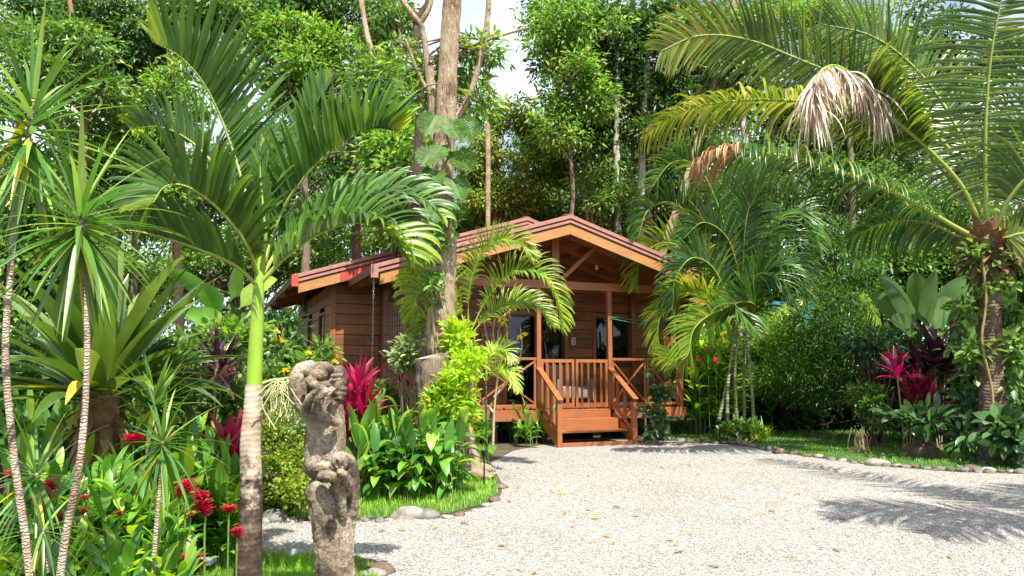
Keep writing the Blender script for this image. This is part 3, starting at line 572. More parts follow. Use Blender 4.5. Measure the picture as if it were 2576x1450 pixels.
# nameplate with its small lettering
M['plq'] = plain('wooden_plaque', (.32, .12, .05), .6); M['blue'] = plain('blue_paint', (.03, .12, .45), .4); M['letter'] = plain('pale_lettering', (.6, .62, .66), .5, var=.05)
pq = thing('name_sign', 'small painted wooden sign with pale letters beside the sliding door', 'sign', HW(-.37, VW-.03, 2.3), rz=AH)
Buf().add(*box(-.17, .17, -.025, 0, -.07, .09)).build('board', M['plq'], pq, local=True, smooth=False)
Buf().add(*box(-.035, .045, -.032, -.026, -.05, .055)).build('picture', M['blue'], pq, local=True, smooth=False)
tb = Buf(); gl_ = np.random.default_rng(3)
for i, x in enumerate([-.15, -.125, -.1, -.075, .062, .085, .108, .131]):
    tb.add(*box(x, x+.004, -.03, -.026, -.02, .03)); tb.add(*box(x+.005, x+.014, -.03, -.026, .026 if i % 2 else -.02, .03 if i % 2 else -.016)); tb.add(*box(x+.014, x+.018, -.03, -.026, -.02, .03 if i % 3 else .005))
tb.build('lettering', M['letter'], pq, local=True, smooth=False)
# bamboo blind hanging on the left of the porch
M['bam'] = woodmat('blind_slat', (.10, .05, .03), (.28, .15, .09), .6, axis='y')
bl = thing('roll_blind', 'thin slatted brown blind hanging at the left end of the porch', 'blind', HW(-2.82, 1, 1.15), rz=AH)
b = Buf(); z = 0
while z < 2.1: b.add(*box(-.006, .006, -.85, .92, z, z+.014)); z += .042
b.build('slats', M['bam'], bl, local=True, smooth=False); b = Buf()
for v in np.linspace(-.8, .88, 9): b.add(*box(-.009, -.0065, v-.004, v+.004, 0, 2.1))
b.build('cord', M['letter'], bl, local=True, smooth=False)
# rain chain
M['steel'] = plain('chain_steel', (.35, .33, .3), .35, .8)
rc_ = thing('rain_chain', 'metal rain chain hanging from the left corner of the porch roof', 'chain', HW(-3.62, -.7, 1.1)); b = Buf()
for i in range(38):
    z = .06*i; a = np.linspace(0, 2*pi, 9); q = np.c_[np.cos(a)*.014, np.zeros(9), np.sin(a)*.04+z] if i % 2 else np.c_[np.zeros(9), np.cos(a)*.014, np.sin(a)*.04+z]; V, Fq = tube(q, .005, 5); b.add(V, Fq)
b.build('links', M['steel'], rc_, local=True)
# clothesline
M['rope'] = plain('green_rope', (.06, .28, .14), .6)
a = HW(UB, -.06, 2.64); c_ = HW(3.5, -.06, 2.62); b = Buf()
for k in (0, .07): V, Fq = tube(spline([a+A([0, 0, -k*.5]), (a+c_)/2+A([0, 0, -.05-k]), c_], 20), .007, 5); b.add(V, Fq)
tag(b.build('clothesline', M['rope'], loc=a), 'green double clothesline strung between the right porch posts', 'rope')
# armchair
M['cush'] = plain('pale_cushion', (.2, .19, .19), .9)
ac = thing('armchair', 'pale grey armchair standing on the porch behind the gate', 'armchair', HW(1.35, 1.2, ZD), rz=AH)
def soft(lst, name, par, m=M['cush'], w_=.04):
    b = Buf()
    for q in lst: b.add(*q)
    o = b.build(name, m, par, local=True, smooth=True); bv = o.modifiers.new('bevel', 'BEVEL'); bv.width = w_; bv.segments = 3; return o
soft([box(-.34, .34, -.3, .3, .18, .46)], 'seat', ac); soft([box(-.36, .36, .31, .48, .18, .95)], 'backrest', ac); soft([box(-.48, -.35, -.34, .4, .12, .62)], 'armrest', ac); soft([box(.35, .48, -.34, .4, .12, .62)], 'armrest', ac)
for x in (-.38, .38):
    for y in (-.28, .4): soft([box(x-.025, x+.025, y-.025, y+.025, 0, .13)], 'leg', ac, M['alu'], .004)
# hose on the deck, white pipe with blue valve
M['hose'] = plain('blue_hose', (.03, .16, .5), .35)
h0 = HW(2.15, .35, ZD); q = []
for i in range(90): a = i*.42; q.append(h0+A([cos(a)*(.22+.01*sin(i)), sin(a)*.2, .02+.0009*i+.01*sin(i*1.7)]))
V, Fq = tube(A(q), .013, 6); tag(Buf().add(V, Fq).build('garden_hose', M['hose'], loc=h0), 'coiled blue hose lying on the porch boards beside the right steps rail', 'hose')
p0 = at(1608, 1045, 15.6); pp = thing('water_pipe', 'short white water pipe with blue tap beside the steps', 'pipe', A([p0[0]+.12, p0[1], 0])); b = Buf(); captube(b, A([p0, p0+A([.28, 0, -.02])]), .025, 8); captube(b, A([[p0[0]+.13, p0[1], 0], [p0[0]+.13, p0[1], p0[2]]]), .02, 8); b.build('pipe', M['white'], pp)
Buf().add(*ball(p0+A([.23, 0, .05]), (.035, .02, .03))).build('tap', M['hose'], pp)
# ================================================================ FOREGROUND LEFT: ROYAL PALM
rp = thing('royal_palm', 'tall young palm with thick pale trunk and glossy green shaft left of the stone statue', 'palm', gnd(626, 1470))
YP = 4.75
b = Buf(); P_ = spline(pts([(623, 1480), (627, 1380), (633, 1250), (630, 1120), (636, 1040), (639, 968)], YP), 40); rr = np.interp(np.linspace(0, 1, 40), [0, .15, .3, .6, .9, 1], A([37, 31, 28, 25, 22, 21])*YP/F)
V, Fq = tube(P_, rr, 20, 3, .02); b.add(V, Fq); b.build('trunk', M['ptrunk'], rp)
b = Buf(); P_ = spline(pts([(639, 972), (643, 880), (648, 780), (652, 700), (656, 640)], YP), 24); rr = np.interp(np.linspace(0, 1, 24), [0, .12, .4, .7, 1], A([19, 19, 17, 13, 7])*YP/F); V, Fq = tube(P_, rr, 16); b.add(V, Fq); b.build('crownshaft', M['shaft'], rp)
RPF = [ # (px,py,depth offset), leaflet len, roll, droop, angles, start, up, seed-specific tip
 ([(655, 690, 0), (640, 570, .05), (605, 440, .1), (565, 320, .1), (515, 215, 0), (455, 145, -.1), (385, 105, -.2)], .62, 1.15, .12, (50, 32), .12, 1.0, .5, 46),
 ([(650, 700, 0), (625, 625, -.15), (580, 560, -.25), (525, 505, -.35), (465, 468, -.45), (415, 470, -.5), (385, 510, -.55)], .44, 1.2, .35, (52, 40), .12, .9, 1.1, 44),
 ([(648, 720, 0), (590, 668, -.1), (500, 628, -.2), (410, 598, -.2), (320, 580, -.2), (250, 595, -.2)], .40, 1.0, .3, (45, 30), .16, .6, .6, 44),
 ([(650, 690, 0), (610, 560, .3), (555, 440, .5), (485, 360, .6), (405, 320, .7), (330, 325, .8)], .42, 1.1, .5, (52, 35), .14, .7, 1.0, 44),
 ([(658, 690, 0), (685, 590, .1), (730, 495, .15), (790, 420, .15), (860, 360, .1), (935, 325, 0), (1000, 330, 0)], .50, 1.15, .12, (50, 34), .12, 1.0, .6, 46),
 ([(656, 690, 0), (700, 560, .3), (735, 450, .4), (765, 350, .5), (795, 270, .5), (825, 215, .5)], .36, .6, .2, (42, 25), .14, .3, .3, 36),
 ([(658, 695, 0), (715, 610, .2), (790, 550, .25), (880, 508, .3), (970, 492, .3), (1050, 500, .3), (1110, 545, .3)], .34, .9, .5, (52, 34), .12, .45, .7, 46),
 ([(660, 708, 0), (715, 650, 0), (790, 595, 0), (870, 562, -.05), (935, 565, -.1), (985, 595, -.1), (1012, 640, -.1)], .46, 1.1, .55, (54, 40), .12, .7, 2.0, 46),
 ([(656, 690, 0), (668, 600, -.1), (662, 520, -.1), (655, 430, -.1), (660, 370, -.1)], .2, .5, .2, (20, 12), .3, 0, 0, 26)]
for i, (cp, ll, roll, dr, ang, st_, up_, td, n_) in enumerate(RPF):
    P_ = pts([(x, y, YP+o) for x, y, o in cp]); frond('frond', P_, rp, (M['palm'], M['rach']), ll, .05, n_, roll, dr, ang, st_, .016, i*3+1, 9, .3, jit=.07, up=up_, face=.6, tipd=td, tipmat=M['palmy'], tipat=.74 if i == 7 else .93)
captube(b := Buf(), spline(pts([(640, 975), (680, 958), (730, 950), (780, 930)], YP+.05), 10), np.linspace(.012, .004, 10), 6)
g = np.random.default_rng(4)
for i in range(46):
    q = at(680+g.uniform(0, 50), 965+g.uniform(-12, 10), YP+g.uniform(-.05, .1)); e_ = q+A([g.normal()*.09, g.normal()*.05, -g.uniform(.03, .28)]); V, Fq = tube(spline([q, (q+e_)/2+A([g.normal()*.03, 0, .03]), e_], 6), .0035, 4); b.add(V, Fq)
b.build('flower_stalk', plain('palm_flower_stalk', (.5, .46, .22), .7), rp)
# ================================================================ DRACAENAS
def dracaena(name, label, trunk, Y, r, crown, L, n, W=.03, seed=0, elev=(88, -75), stack=.12, mat_='drac', lean=(0, 0, 1)):
    tp = pts(trunk, Y); e = thing(name, label, 'dracaena', A([tp[0][0], tp[0][1], 0]), 'slender dracaenas at the left edge')
    b = Buf(); C = spline(tp, 40); g = np.random.default_rng(seed); V, Fq = tube(C, np.linspace(r, r*.7, 40), 10, seed, .05); b.add(V, Fq); b.build('cane', M['cane'], e)
    c = at(*crown, Y); V, Fq = rosette(c, lean, n, L, W, elev, 'sword', .35, 8, .25, seed, r*.9, stack, .62); b = Buf(); b.add(V, Fq)
    V, Fq = rosette(c-A([0, 0, .05]), lean, 3, L*.9, W, (-20, -80), 'sword', .4, 8, .25, seed+9, r, stack); b.add(V, Fq, 1)
    b.build('leaves', [M[mat_], M['yell']], e); return e
dracaena('dracaena', 'tallest dracaena at the far left edge with a high spiky crown', [(78, 1480), (62, 1340), (35, 1150), (14, 900), (25, 700), (45, 500), (72, 340), (86, 250)], 3.3, .0165, (86, 235), .47, 84, .036, 1, stack=.34)
dracaena('dracaena', 'dracaena with a leaning ringed cane and a large spiky crown', [(148, 1480), (165, 1350), (195, 1200), (212, 1050), (219, 850), (212, 680), (204, 520)], 3.2, .0165, (204, 505), .47, 84, .036, 2, stack=.2)
dracaena('dracaena', 'short dracaena with a grassy tuft above the red flower spike at lower left', [(122, 1420), (112, 1350), (92, 1270), (92, 1190)], 3.6, .012, (93, 1178), .38, 42, .024, 3, (88, -60), .06)
dracaena('dracaena', 'small thin dracaena standing in front of the red ginger flowers', [(382, 1480), (392, 1340), (402, 1220), (408, 1110)], 3.9, .013, (409, 1098), .36, 44, .026, 4, (85, -70), .07)
dracaena('dracaena', 'lowest dracaena with drooping yellowish leaves near the bottom left corner', [(122, 1440), (118, 1380), (108, 1330)], 3.4, .009, (108, 1325), .28, 30, .02, 5, (80, -80), .04)
dracaena('dracaena', 'dracaena with blunt leaves behind the row of red ginger flowers', [(395, 1150), (392, 1080), (388, 1010)], 5.6, .014, (388, 1010), .42, 36, .05, 6, (85, 10), .05)
# broad sword-leaved plant with shaggy trunk
bs = thing('giant_sword_plant', 'huge rosette of broad glossy sword leaves on a shaggy brown trunk', 'plant', gnd(250, 1250)); YB = 6.1
V, Fq = rosette(at(250, 975, YB), (0, -.05, 1), 56, 1.36, .165, (78, 8), 'lance', .42, 10, .3, 12, .06, .12, 1.0); Buf().add(V, Fq).build('leaves', M['agave'], bs)
V, Fq = rosette(at(250, 985, YB), (0, 0, 1), 5, .9, .13, (30, 5), 'lance', .4, 8, .3, 15, .06); Buf().add(V, Fq).build('old_leaves', M['yell'], bs)
b = Buf(); V, Fq = tube(spline(pts([(245, 1260), (250, 1120), (250, 1040), (250, 960)], YB), 16), np.linspace(.12, .15, 16), 12, 4, .2); b.add(V, Fq); V, Fq = rosette(at(250, 1010, YB), (0, 0, 1), 60, .22, .07, (-30, -85), 'lance', .3, 5, .3, 8, .13, .5); b.add(V, Fq, 1); b.build('trunk', [M['fiber'], M['brown']], bs)
# ================================================================ STONE STATUE (one carved piece)
YS = 4.75; kS = YS/F
sx0 = at(840, 1150, YS)[0]
def sp(px, py, dy=0): return at(px, py, YS+dy*1.45)
b = Buf(); SK = .88
def ell(px, py, rx, rz, dy=0, ry=None, tilt=0):
    rx *= SK; rz *= SK; ry = ry*SK if ry else None
    V, Fq = ball((0, 0, 0), (rx*kS, (ry or rx)*kS, rz*kS), 20, 14); c, s = cos(tilt), sin(tilt); V = np.c_[V[:, 0]*c+V[:, 2]*s, V[:, 1], -V[:, 0]*s+V[:, 2]*c]; b.add(V+sp(px, py, dy), Fq)
def limb(P, r, sides=12):
    C = spline([sp(*q) for q in P], 14); rr = np.interp(np.linspace(0, 1, 14), np.linspace(0, 1, len(r)), A(r)*kS*(.84 if max(r) < 20 else .9)); captube(b, C, rr, sides)
    ball_ = ball(C[0], rr[0]*.98, 12, 8); b.add(*ball_); b.add(*ball(C[-1], rr[-1]*.98, 12, 8))
# lower block: big legs/skirt column and second smaller figure at its right
limb([(842, 1500), (836, 1400), (825, 1310), (812, 1245)], [50, 47, 46, 44]); limb([(862, 1500), (850, 1400), (838, 1300), (822, 1240)], [42, 42, 44, 42])
limb([(872, 1490), (868, 1370), (874, 1300), (880, 1210)], [22, 24, 26, 27]); ell(805, 1240, 40, 45, 0, 46); ell(845, 1235, 42, 42, .02, 44)
limb([(862, 1300, -.05), (855, 1235, -.09), (838, 1205, -.1)], [14, 17, 14])
# pelvis and seated torso leaning, knee pointing left
ell(812, 1170, 42, 34, 0, 46, .25); limb([(850, 1190), (812, 1188), (785, 1172)], [30, 30, 28]); limb([(792, 1170, -.03), (795, 1100, -.03), (800, 1040, -.02)], [30, 31, 30])
limb([(812, 1150), (822, 1070), (826, 1000)], [42, 41, 36]); limb([(845, 1170, -.02), (848, 1090, -.02), (840, 1020, -.02)], [24, 24, 26])
limb([(862, 1200, -.1), (840, 1198, -.13), (812, 1200, -.1)], [17, 18, 17])
# neck, big head in profile facing right
ell(822, 985, 36, 40, 0, 38); ell(815, 955, 46, 48, 0, 44); ell(845, 968, 25, 34, -.02, 34); ell(853, 940, 20, 24, -.01, 32)
limb([(852, 930, -.02), (866, 955, -.02), (862, 968, -.02)], [9, 10, 7]); limb([(846, 978, -.05), (868, 979, -.03)], [8, 7]); limb([(846, 991, -.05), (866, 991, -.03)], [8, 7]); ell(852, 1003, 18, 13, -.02, 24)
limb([(836, 946, -.17), (858, 943, -.12)], [6, 6]); limb([(838, 957, -.165), (856, 955, -.13)], [4, 4])
# the animal on the head: back, head, arms and hand across the face
limb([(768, 1030), (752, 985), (757, 940), (778, 925)], [24, 29, 28, 22]); limb([(770, 1020, -.02), (775, 1040, -.05), (800, 1010, -.08)], [18, 18, 14])
ell(806, 935, 32, 16, -.04, 34); ell(810, 928, 34, 20, -.06, 34); ell(800, 945, 27, 19, -.1, 24); ell(774, 940, 13, 15, -.1, 11)
limb([(778, 958, -.13), (800, 972, -.17), (826, 968, -.15), (838, 958, -.12)], [13, 14, 12, 10])
limb([(770, 1025, -.1), (786, 998, -.15), (812, 978, -.19)], [15, 14, 12]); limb([(790, 1035, -.14), (800, 1005, -.19), (820, 985, -.2)], [10, 10, 10])
for i in range(4): limb([(812+i*7, 985-i*3, -.19), (826+i*5, 996-i*5, -.2)], [5, 4], 8)
limb([(775, 1045, -.08), (812, 1048, -.13), (842, 1062, -.1)], [17, 16, 13])
# small figure at the right hip: head with arms
ell(856, 1160, 25, 26, -.13, 24); ell(853, 1166, 16, 14, -.22, 12); ell(848, 1156, 5, 4, -.24, 5); ell(863, 1156, 5, 4, -.24, 5); ell(855, 1164, 4, 5, -.25, 6); limb([(846, 1176, -.235), (864, 1176, -.235)], [3, 3], 8)
limb([(885, 1290, -.02), (890, 1220, -.03), (884, 1165, -.05), (868, 1146, -.08)], [17, 19, 15, 11]); limb([(880, 1230, -.08), (868, 1200, -.13), (856, 1188, -.16)], [13, 13, 10]); ell(872, 1215, 28, 44, -.03, 30)
m, t, p = mat('carved_stone'); v = coords(t)
n1 = N_(t, 'ShaderNodeTexNoise', Scale=70., Detail=6., Roughness=.7); t.links.new(v, n1.inputs['Vector']); n2 = N_(t, 'ShaderNodeTexNoise', Scale=5., Detail=6., Roughness=.6); t.links.new(v, n2.inputs['Vector'])
c1 = ramp(t, n2.outputs['Fac'], [(.38, (.075, .058, .04)), (.5, (.25, .19, .13)), (.62, (.46, .39, .3))]); c2 = ramp(t, n1.outputs['Fac'], [(.38, (.22, .2, .18)), (.52, (1, 1, 1)), (.7, (1.0, 1.0, 1.0))]); mm = t.nodes.new('ShaderNodeMixRGB'); mm.blend_type = 'MULTIPLY'; mm.inputs[0].default_value = .8; t.links.new(c1, mm.inputs[1]); t.links.new(c2, mm.inputs[2]); t.links.new(mm.outputs[0], p.inputs['Base Color']); p.inputs['Roughness'].default_value = .95; bump(t, p, n1.outputs['Fac'], .9, .012); M['stone'] = m
base = A([sx0, YS, 0]); so_ = b.build('stone_statue', m, loc=base); tag(so_, 'weathered stone statue of a carved figure with an animal clinging to its head', 'statue')
rm = so_.modifiers.new('remesh', 'REMESH'); rm.mode = 'VOXEL'; rm.voxel_size = .005; rm.use_smooth_shade = True
sm_ = so_.modifiers.new('smooth', 'SMOOTH'); sm_.factor = .4; sm_.iterations = 1
tx = bpy.data.textures.new('stone', 'CLOUDS'); tx.noise_scale = .035; tx.noise_depth = 4; dm = so_.modifiers.new('rough', 'DISPLACE'); dm.texture = tx; dm.strength = .011; dm.texture_coords = 'LOCAL'
# ================================================================ ROCKS
M['rocka'] = barkmat('grey_rock', (.06, .058, .055), (.14, .132, .12), (.25, .235, .21), k=(5, 5, 5), d=.02); M['rockb'] = barkmat('brown_rock', (.055, .035, .024), (.13, .085, .06), (.23, .17, .125), k=(5, 5, 5), d=.02)
M['rockc'] = barkmat('pale_rock', (.13, .115, .09), (.26, .235, .2), (.4, .37, .32), k=(5, 5, 5), d=.02); M['rockd'] = barkmat('blue_grey_rock', (.14, .17, .2), (.26, .3, .34), (.4, .44, .48), k=(5, 5, 5), d=.02)
def rock(p, r, mname, seed, label, group=None, name='stone', flat=.6):
    g = np.random.default_rng(seed); V, Fq = ball((0, 0, 0), 1., 14, 9); h = np.zeros(len(V))
    for _ in range(7): q = nrm(g.normal(size=3)); h += g.uniform(-.09, .12)*np.sin(V@q*g.uniform(2, 5)+g.uniform(0, 6))
    V = V*(1+h)[:, None]*A([r*g.uniform(.95, 1.35), r*g.uniform(.8, 1.), r*flat*g.uniform(.8, 1.2)]); a = g.uniform(-.4, .4); V = np.c_[V[:, 0]*cos(a)-V[:, 1]*sin(a), V[:, 0]*sin(a)+V[:, 1]*cos(a), V[:, 2]+r*flat*.25]
    return tag(Buf().add(V+A(p), Fq).build(name, M[mname], loc=p), label, 'stone', group)
SPEC = [((1026, 1303), 34, 'rockc', 'largest round stone in the border of the grass island'), ((1075, 1302), 27, 'rocka', 'second large grey stone right of the round one in the island border'), ((735, 1402), 24, 'rockd', 'blue grey stone lying on the grass beside the palm trunk'), ((925, 1425), 26, 'rockb', 'brown split rock on the ground right of the statue'), ((960, 1442), 28, 'rockb', 'wide brown rock at the end of the rocks beside the statue'), ((935, 1452), 30, 'rockc', 'pale flat rock at the bottom edge beside the statue'), ((795, 1405), 18, 'rockb', 'dark rock just behind the left side of the statue'), ((690, 1310), 30, 'rocka', 'long flat grey stone between the palm trunk and the statue'), ((2055, 1139), 0, 'rockc', ''),
 ((1960, 1141), 18, 'rockb', 'reddish round stone where the right border turns'), ((2208, 1171), 22, 'rockc', 'large pale oval stone in the middle of the right border'), ((2448, 1186), 17, 'rockb', 'orange brown stone towards the right end of the border'), ((2483, 1187), 14, 'rockd', 'blue stone beside the orange brown one in the right border'), ((1530-190, 1103), 22, 'rockc', 'pale stone block under the porch edge left of the steps')]
for i, (q, r, mm_, lb) in enumerate(SPEC):
    if r: p = gnd(*q); rock(p, r*p[1]/F, mm_, i+50, lb, flat=.62)
tag(rock(gnd(2320, 1150), 1150*0+.30, 'rockb', 99, 'dark mossy boulder on the lawn under the red cordyline', name='boulder', flat=.7), cat='boulder')
bp = [(640, 1312), (900, 1308), (960, 1312), (1000, 1308), (1110, 1303), (1150, 1296), (1190, 1285), (1225, 1272), (1252, 1250), (1258, 1225), (1240, 1195), (1228, 1170)]
def along(P, step_px, g):
    P = A(P, float); seg = np.linalg.norm(np.diff(P, axis=0), axis=1); cum = np.r_[0, np.cumsum(seg)]; d = 0; out = []
    while d < cum[-1]: out.append((np.interp(d, cum, P[:, 0]), np.interp(d, cum, P[:, 1]))); d += step_px*g.uniform(.75, 1.4)
    return out
g = np.random.default_rng(12); ms_ = ['rocka', 'rockb', 'rocka', 'rockc']
for i, (x, y) in enumerate(along(bp, 30, g)):
    if 1000 < x < 1100: continue
    p = gnd(x, y+g.uniform(-2, 4)); rock(p, g.uniform(9, 16)*p[1]/F, ms_[g.integers(4)], 100+i, 'small grey or brown stone in the border around the grass island', 'stones edging the grass island', flat=.6)
for i, (x, y) in enumerate(along([(1610, 1104), (1760, 1110), (1885, 1121), (1960, 1138), (2050, 1150), (2200, 1170), (2400, 1186), (2576, 1191)], 26, g)):
    p = gnd(x, y+g.uniform(-2, 3)); rock(p, g.uniform(7, 14)*p[1]/F, ms_[g.integers(4)], 200+i, 'small river stone in the border between the gravel and the right lawn', 'stones edging the right lawn', flat=.62)
# ================================================================ SOLAR LAMPS
M['blk'] = plain('black_plastic', (.02, .02, .022), .4); M['pan'] = plain('solar_panel', (.03, .05, .12), .1)
sl1 = thing('solar_light', 'flat square solar light on the ground beside the palm trunk', 'garden light', gnd(512, 1452)); p = gnd(512, 1452)
cbx = lambda nm, lst, m_, e: [Buf().add(*q) for q in lst] and (lambda bb: bb)(None)
b = Buf(); b.add(*box(-.07, .07, -.055, .055, .095, .125)); b.add(*box(-.01, .01, -.01, .01, 0, .095)); b.build('housing', plain('grey_blue_plastic', (.12, .17, .26), .4), sl1, local=True, smooth=False)
Buf().add(*box(-.058, .058, -.045, .045, .126, .13)).build('solar_panel', plain('pale_solar_glass', (.3, .38, .5), .15), sl1, local=True, smooth=False)
p = gnd(1218, 1222); sl2 = thing('path_light', 'thin black solar path light standing at the edge of the grass island', 'garden light', p)
b = Buf(); captube(b, A([[0, 0, 0], [0, 0, .42]]), .011, 8); b.build('stake', M['blk'], sl2, local=True); b = Buf(); captube(b, A([[0, 0, .38], [0, 0, .43], [0, 0, .45]]), [.02, .05, .05], 14); b.build('lamp_head', M['blk'], sl2, local=True)
Buf().add(*box(-.035, .035, -.035, .035, .4505, .456)).build('solar_panel', M['pan'], sl2, local=True, smooth=False)
# ================================================================ GINGERS, HELICONIAS
def stalks(b, P, hts, L, W, nl, seed, lean=.35, m=0, sm=1, prof='oval', droop=.5, el=(25, 60), r=.008, K=7, tipup=True):
    g = np.random.default_rng(seed); tops = []
    for p, h in zip(P, hts):
        a = g.random()*2*pi; ln = g.uniform(.1, lean); top = A(p)+A([cos(a)*ln*h, sin(a)*ln*h, h]); C = spline([A(p), (A(p)+top)/2+A([-cos(a), -sin(a), 0])*ln*h*.15, top], 12); V, Fq = tube(C, np.linspace(r, r*.5, 12), 5); b.add(V, Fq, sm)
        T = nrm(top-A(p)); ra = nrm(A([cos(a+1.57), sin(a+1.57), 0])*.9+A([cos(a), sin(a), 0])*.3); n = nl; i = np.linspace(.3, 1, n); ix = (i*11).astype(int); sg = np.where(np.arange(n) % 2 == 0, 1, -1)
        e_ = np.radians(g.uniform(*el, n)); e_[-1] = 1.35; rd = ra[None]*sg[:, None]+g.normal(size=(n, 3))*.3; rd[:, 2] = 0; rd = nrm(rd); d = rd*np.cos(e_)[:, None]+T*np.sin(e_)[:, None]
        V, Fq = blades(C[ix], d, np.cross(d, A([0, 0, 1.])+rd*.1), L*g.uniform(.7, 1.1, n), W*g.uniform(.8, 1.1, n), prof, droop*g.uniform(.5, 1.5, n), K, .3); b.add(V, Fq, m); tops.append(top)
    return tops
def clump(name, label, cat, region, n, h, L, W, nl, lm, seed, group=None, **kw):
    """region: (px0,px1,py0,py1) ground contact range in the photograph"""
    g = np.random.default_rng(seed); P = [gnd(g.uniform(region[0], region[1]), g.uniform(region[2], region[3])) for _ in range(n)]; c = np.mean(P, 0); e = thing(name, label, cat, c, group); b = Buf()
    stalks(b, P, g.uniform(h[0], h[1], n), L, W, nl, seed, **kw); b.build('foliage', [M[lm], M['stem']], e); return e
GG = 'red ginger clumps in the left flower bed'
clump('ginger_plant', 'dense ginger clump filling the bottom left corner', 'ginger', (-60, 130, 1440, 1620), 60, (.35, .85), .25, .062, 12, 'ging', 1, GG)
clump('ginger_plant', 'broad green ginger clump between the two dracaena canes', 'ginger', (100, 300, 1420, 1600), 70, (.3, .8), .25, .064, 12, 'gingm', 2, GG)
clump('ginger_plant', 'ginger clump with yellowish lower leaves beside the thin dracaena', 'ginger', (260, 440, 1400, 1560), 64, (.3, .8), .26, .066, 12, 'gingm', 3, GG)
clump('ginger_plant', 'ginger clump leaning right towards the palm trunk', 'ginger', (420, 560, 1370, 1440), 48, (.4, .8), .29, .066, 12, 'gingm', 4, GG)
clump('ginger_plant', 'tall ginger clump behind with variegated broad leaves and red blossoms', 'ginger', (270, 450, 1290, 1370), 46, (.6, 1.1), .36, .085, 10, 'gingl', 5, GG)
clump('ginger_plant', 'darker ginger clump in the back left behind the short dracaena', 'ginger', (30, 250, 1300, 1400), 44, (.6, 1.0), .40, .10, 10, 'ging', 6, GG)
clump('ginger_plant', 'ginger clump with long leaves just left of the palm trunk', 'ginger', (470, 590, 1290, 1360), 34, (.5, .85), .36, .08, 10, 'gingm', 7, GG)
clump('ginger_plant', 'nearest low ginger clump at the bottom left corner', 'ginger', (-80, 120, 1640, 1800), 30, (.3, .62), .2, .052, 11, 'gingm', 101, GG)
clump('ginger_plant', 'nearest low ginger clump at the bottom between the canes', 'ginger', (110, 330, 1640, 1780), 34, (.3, .6), .2, .052, 11, 'gingm', 102, GG)
clump('ginger_plant', 'nearest low ginger clump beside the square solar light', 'ginger', (330, 470, 1600, 1760), 26, (.25, .5), .2, .052, 11, 'gingm', 103, GG)
clump('ginger_plant', 'small ginger clump hiding the foot of the palm trunk on its left', 'ginger', (500, 590, 1395, 1445), 26, (.25, .6), .24, .055, 11, 'gingm', 104, GG)
# red flower spikes, each with its own stem, standing among the leaves
def spike(px, py, Y, hgt, r, label, bend=0, n=60, seed=0, m_='flow', name='ginger_flower', tilt=0):
    g = np.random.default_rng(seed); top = at(px, py, Y); k = Y/F; ax = nrm(A([tilt, 0, 1.])); h = hgt*k; C = spline([top-ax*h*1., top-ax*h*.5+A([bend*k*.5, 0, 0]), top+A([0, 0, 0])], 20); r *= .55; e = thing(name, label, 'ginger flower', [top[0], Y, 0], 'red ginger flowers')
    b = Buf(); V, Fq = tube(spline([A([top[0]-tilt*.2, Y+.03, 0]), C[0]-A([0, 0, .1]), C[0], C[-1]], 14), .006, 5); b.add(V, Fq); b.build('stem', M['stem'], e)
    u = np.linspace(0, 1, n); ix = np.clip((u*19).astype(int), 0, 19); a = np.arange(n)*2.4; rd = np.c_[np.cos(a), np.sin(a), np.zeros(n)]; d = nrm(rd+A([0, 0, .55])); s = np.c_[-np.sin(a), np.cos(a), np.zeros(n)]; Lr = r*k*np.where(u > .8, 1-(u-.8)*2.6, 1)*np.where(u < .15, .6+u*2.6, 1)*g.uniform(.8, 1.15, n)
    V, Fq = blades(C[ix], d, s, Lr*1.9, Lr*.55, 'oval', .3, 5, .5); Buf().add(V, Fq).build('bracts', M[m_], e); return e
spike(128, 1205, 4.0, 78, 30, 'long dark red flower spike hanging left of the leaning cane', n=110, seed=1, tilt=.25)
spike(500, 1235, 4.1, 66, 26, 'long curved red and white flower spike near the palm trunk', n=100, seed=2, tilt=-.3)
for i, (x, y, h, r, lb) in enumerate([(338, 1098, 22, 30, 'round red ginger blossom above the variegated leaves'), (398, 1098, 16, 22, 'red ginger blossom just left of the thin dracaena crown'), (428, 1092, 14, 18, 'small red ginger blossom just right of the thin dracaena crown'), (470, 1210, 36, 28, 'cluster of pink red bracts above the curved spike'), (452, 1225, 30, 18, 'pale red bract hanging left of the curved spike'), (480, 1285, 22, 12, 'small pointed red bud below the curved spike'), (577, 1278, 14, 22, 'small red blossom near the palm trunk edge'), (598, 1330, 26, 20, 'red blossom overlapping the dark base of the palm trunk'), (212, 1280, 18, 14, 'small red bud between the two canes'), (157, 1293, 18, 14, 'small red bud left of the leaning cane'), (300, 1288, 20, 14, 'small red bud in the centre of the ginger bed'), (213, 1248, 12, 12, 'tiny pink bud right of the leaning cane'), (25, 1185, 22, 16, 'dark red bud at the left edge'), (480, 1402, 16, 30, 'shaded red blossom just above the square solar light'), (505, 1412, 14, 20, 'second shaded red blossom behind the square solar light')]):
    spike(x, y, 4.35 if y > 1150 else 5.2, h, r, lb, n=44, seed=10+i)
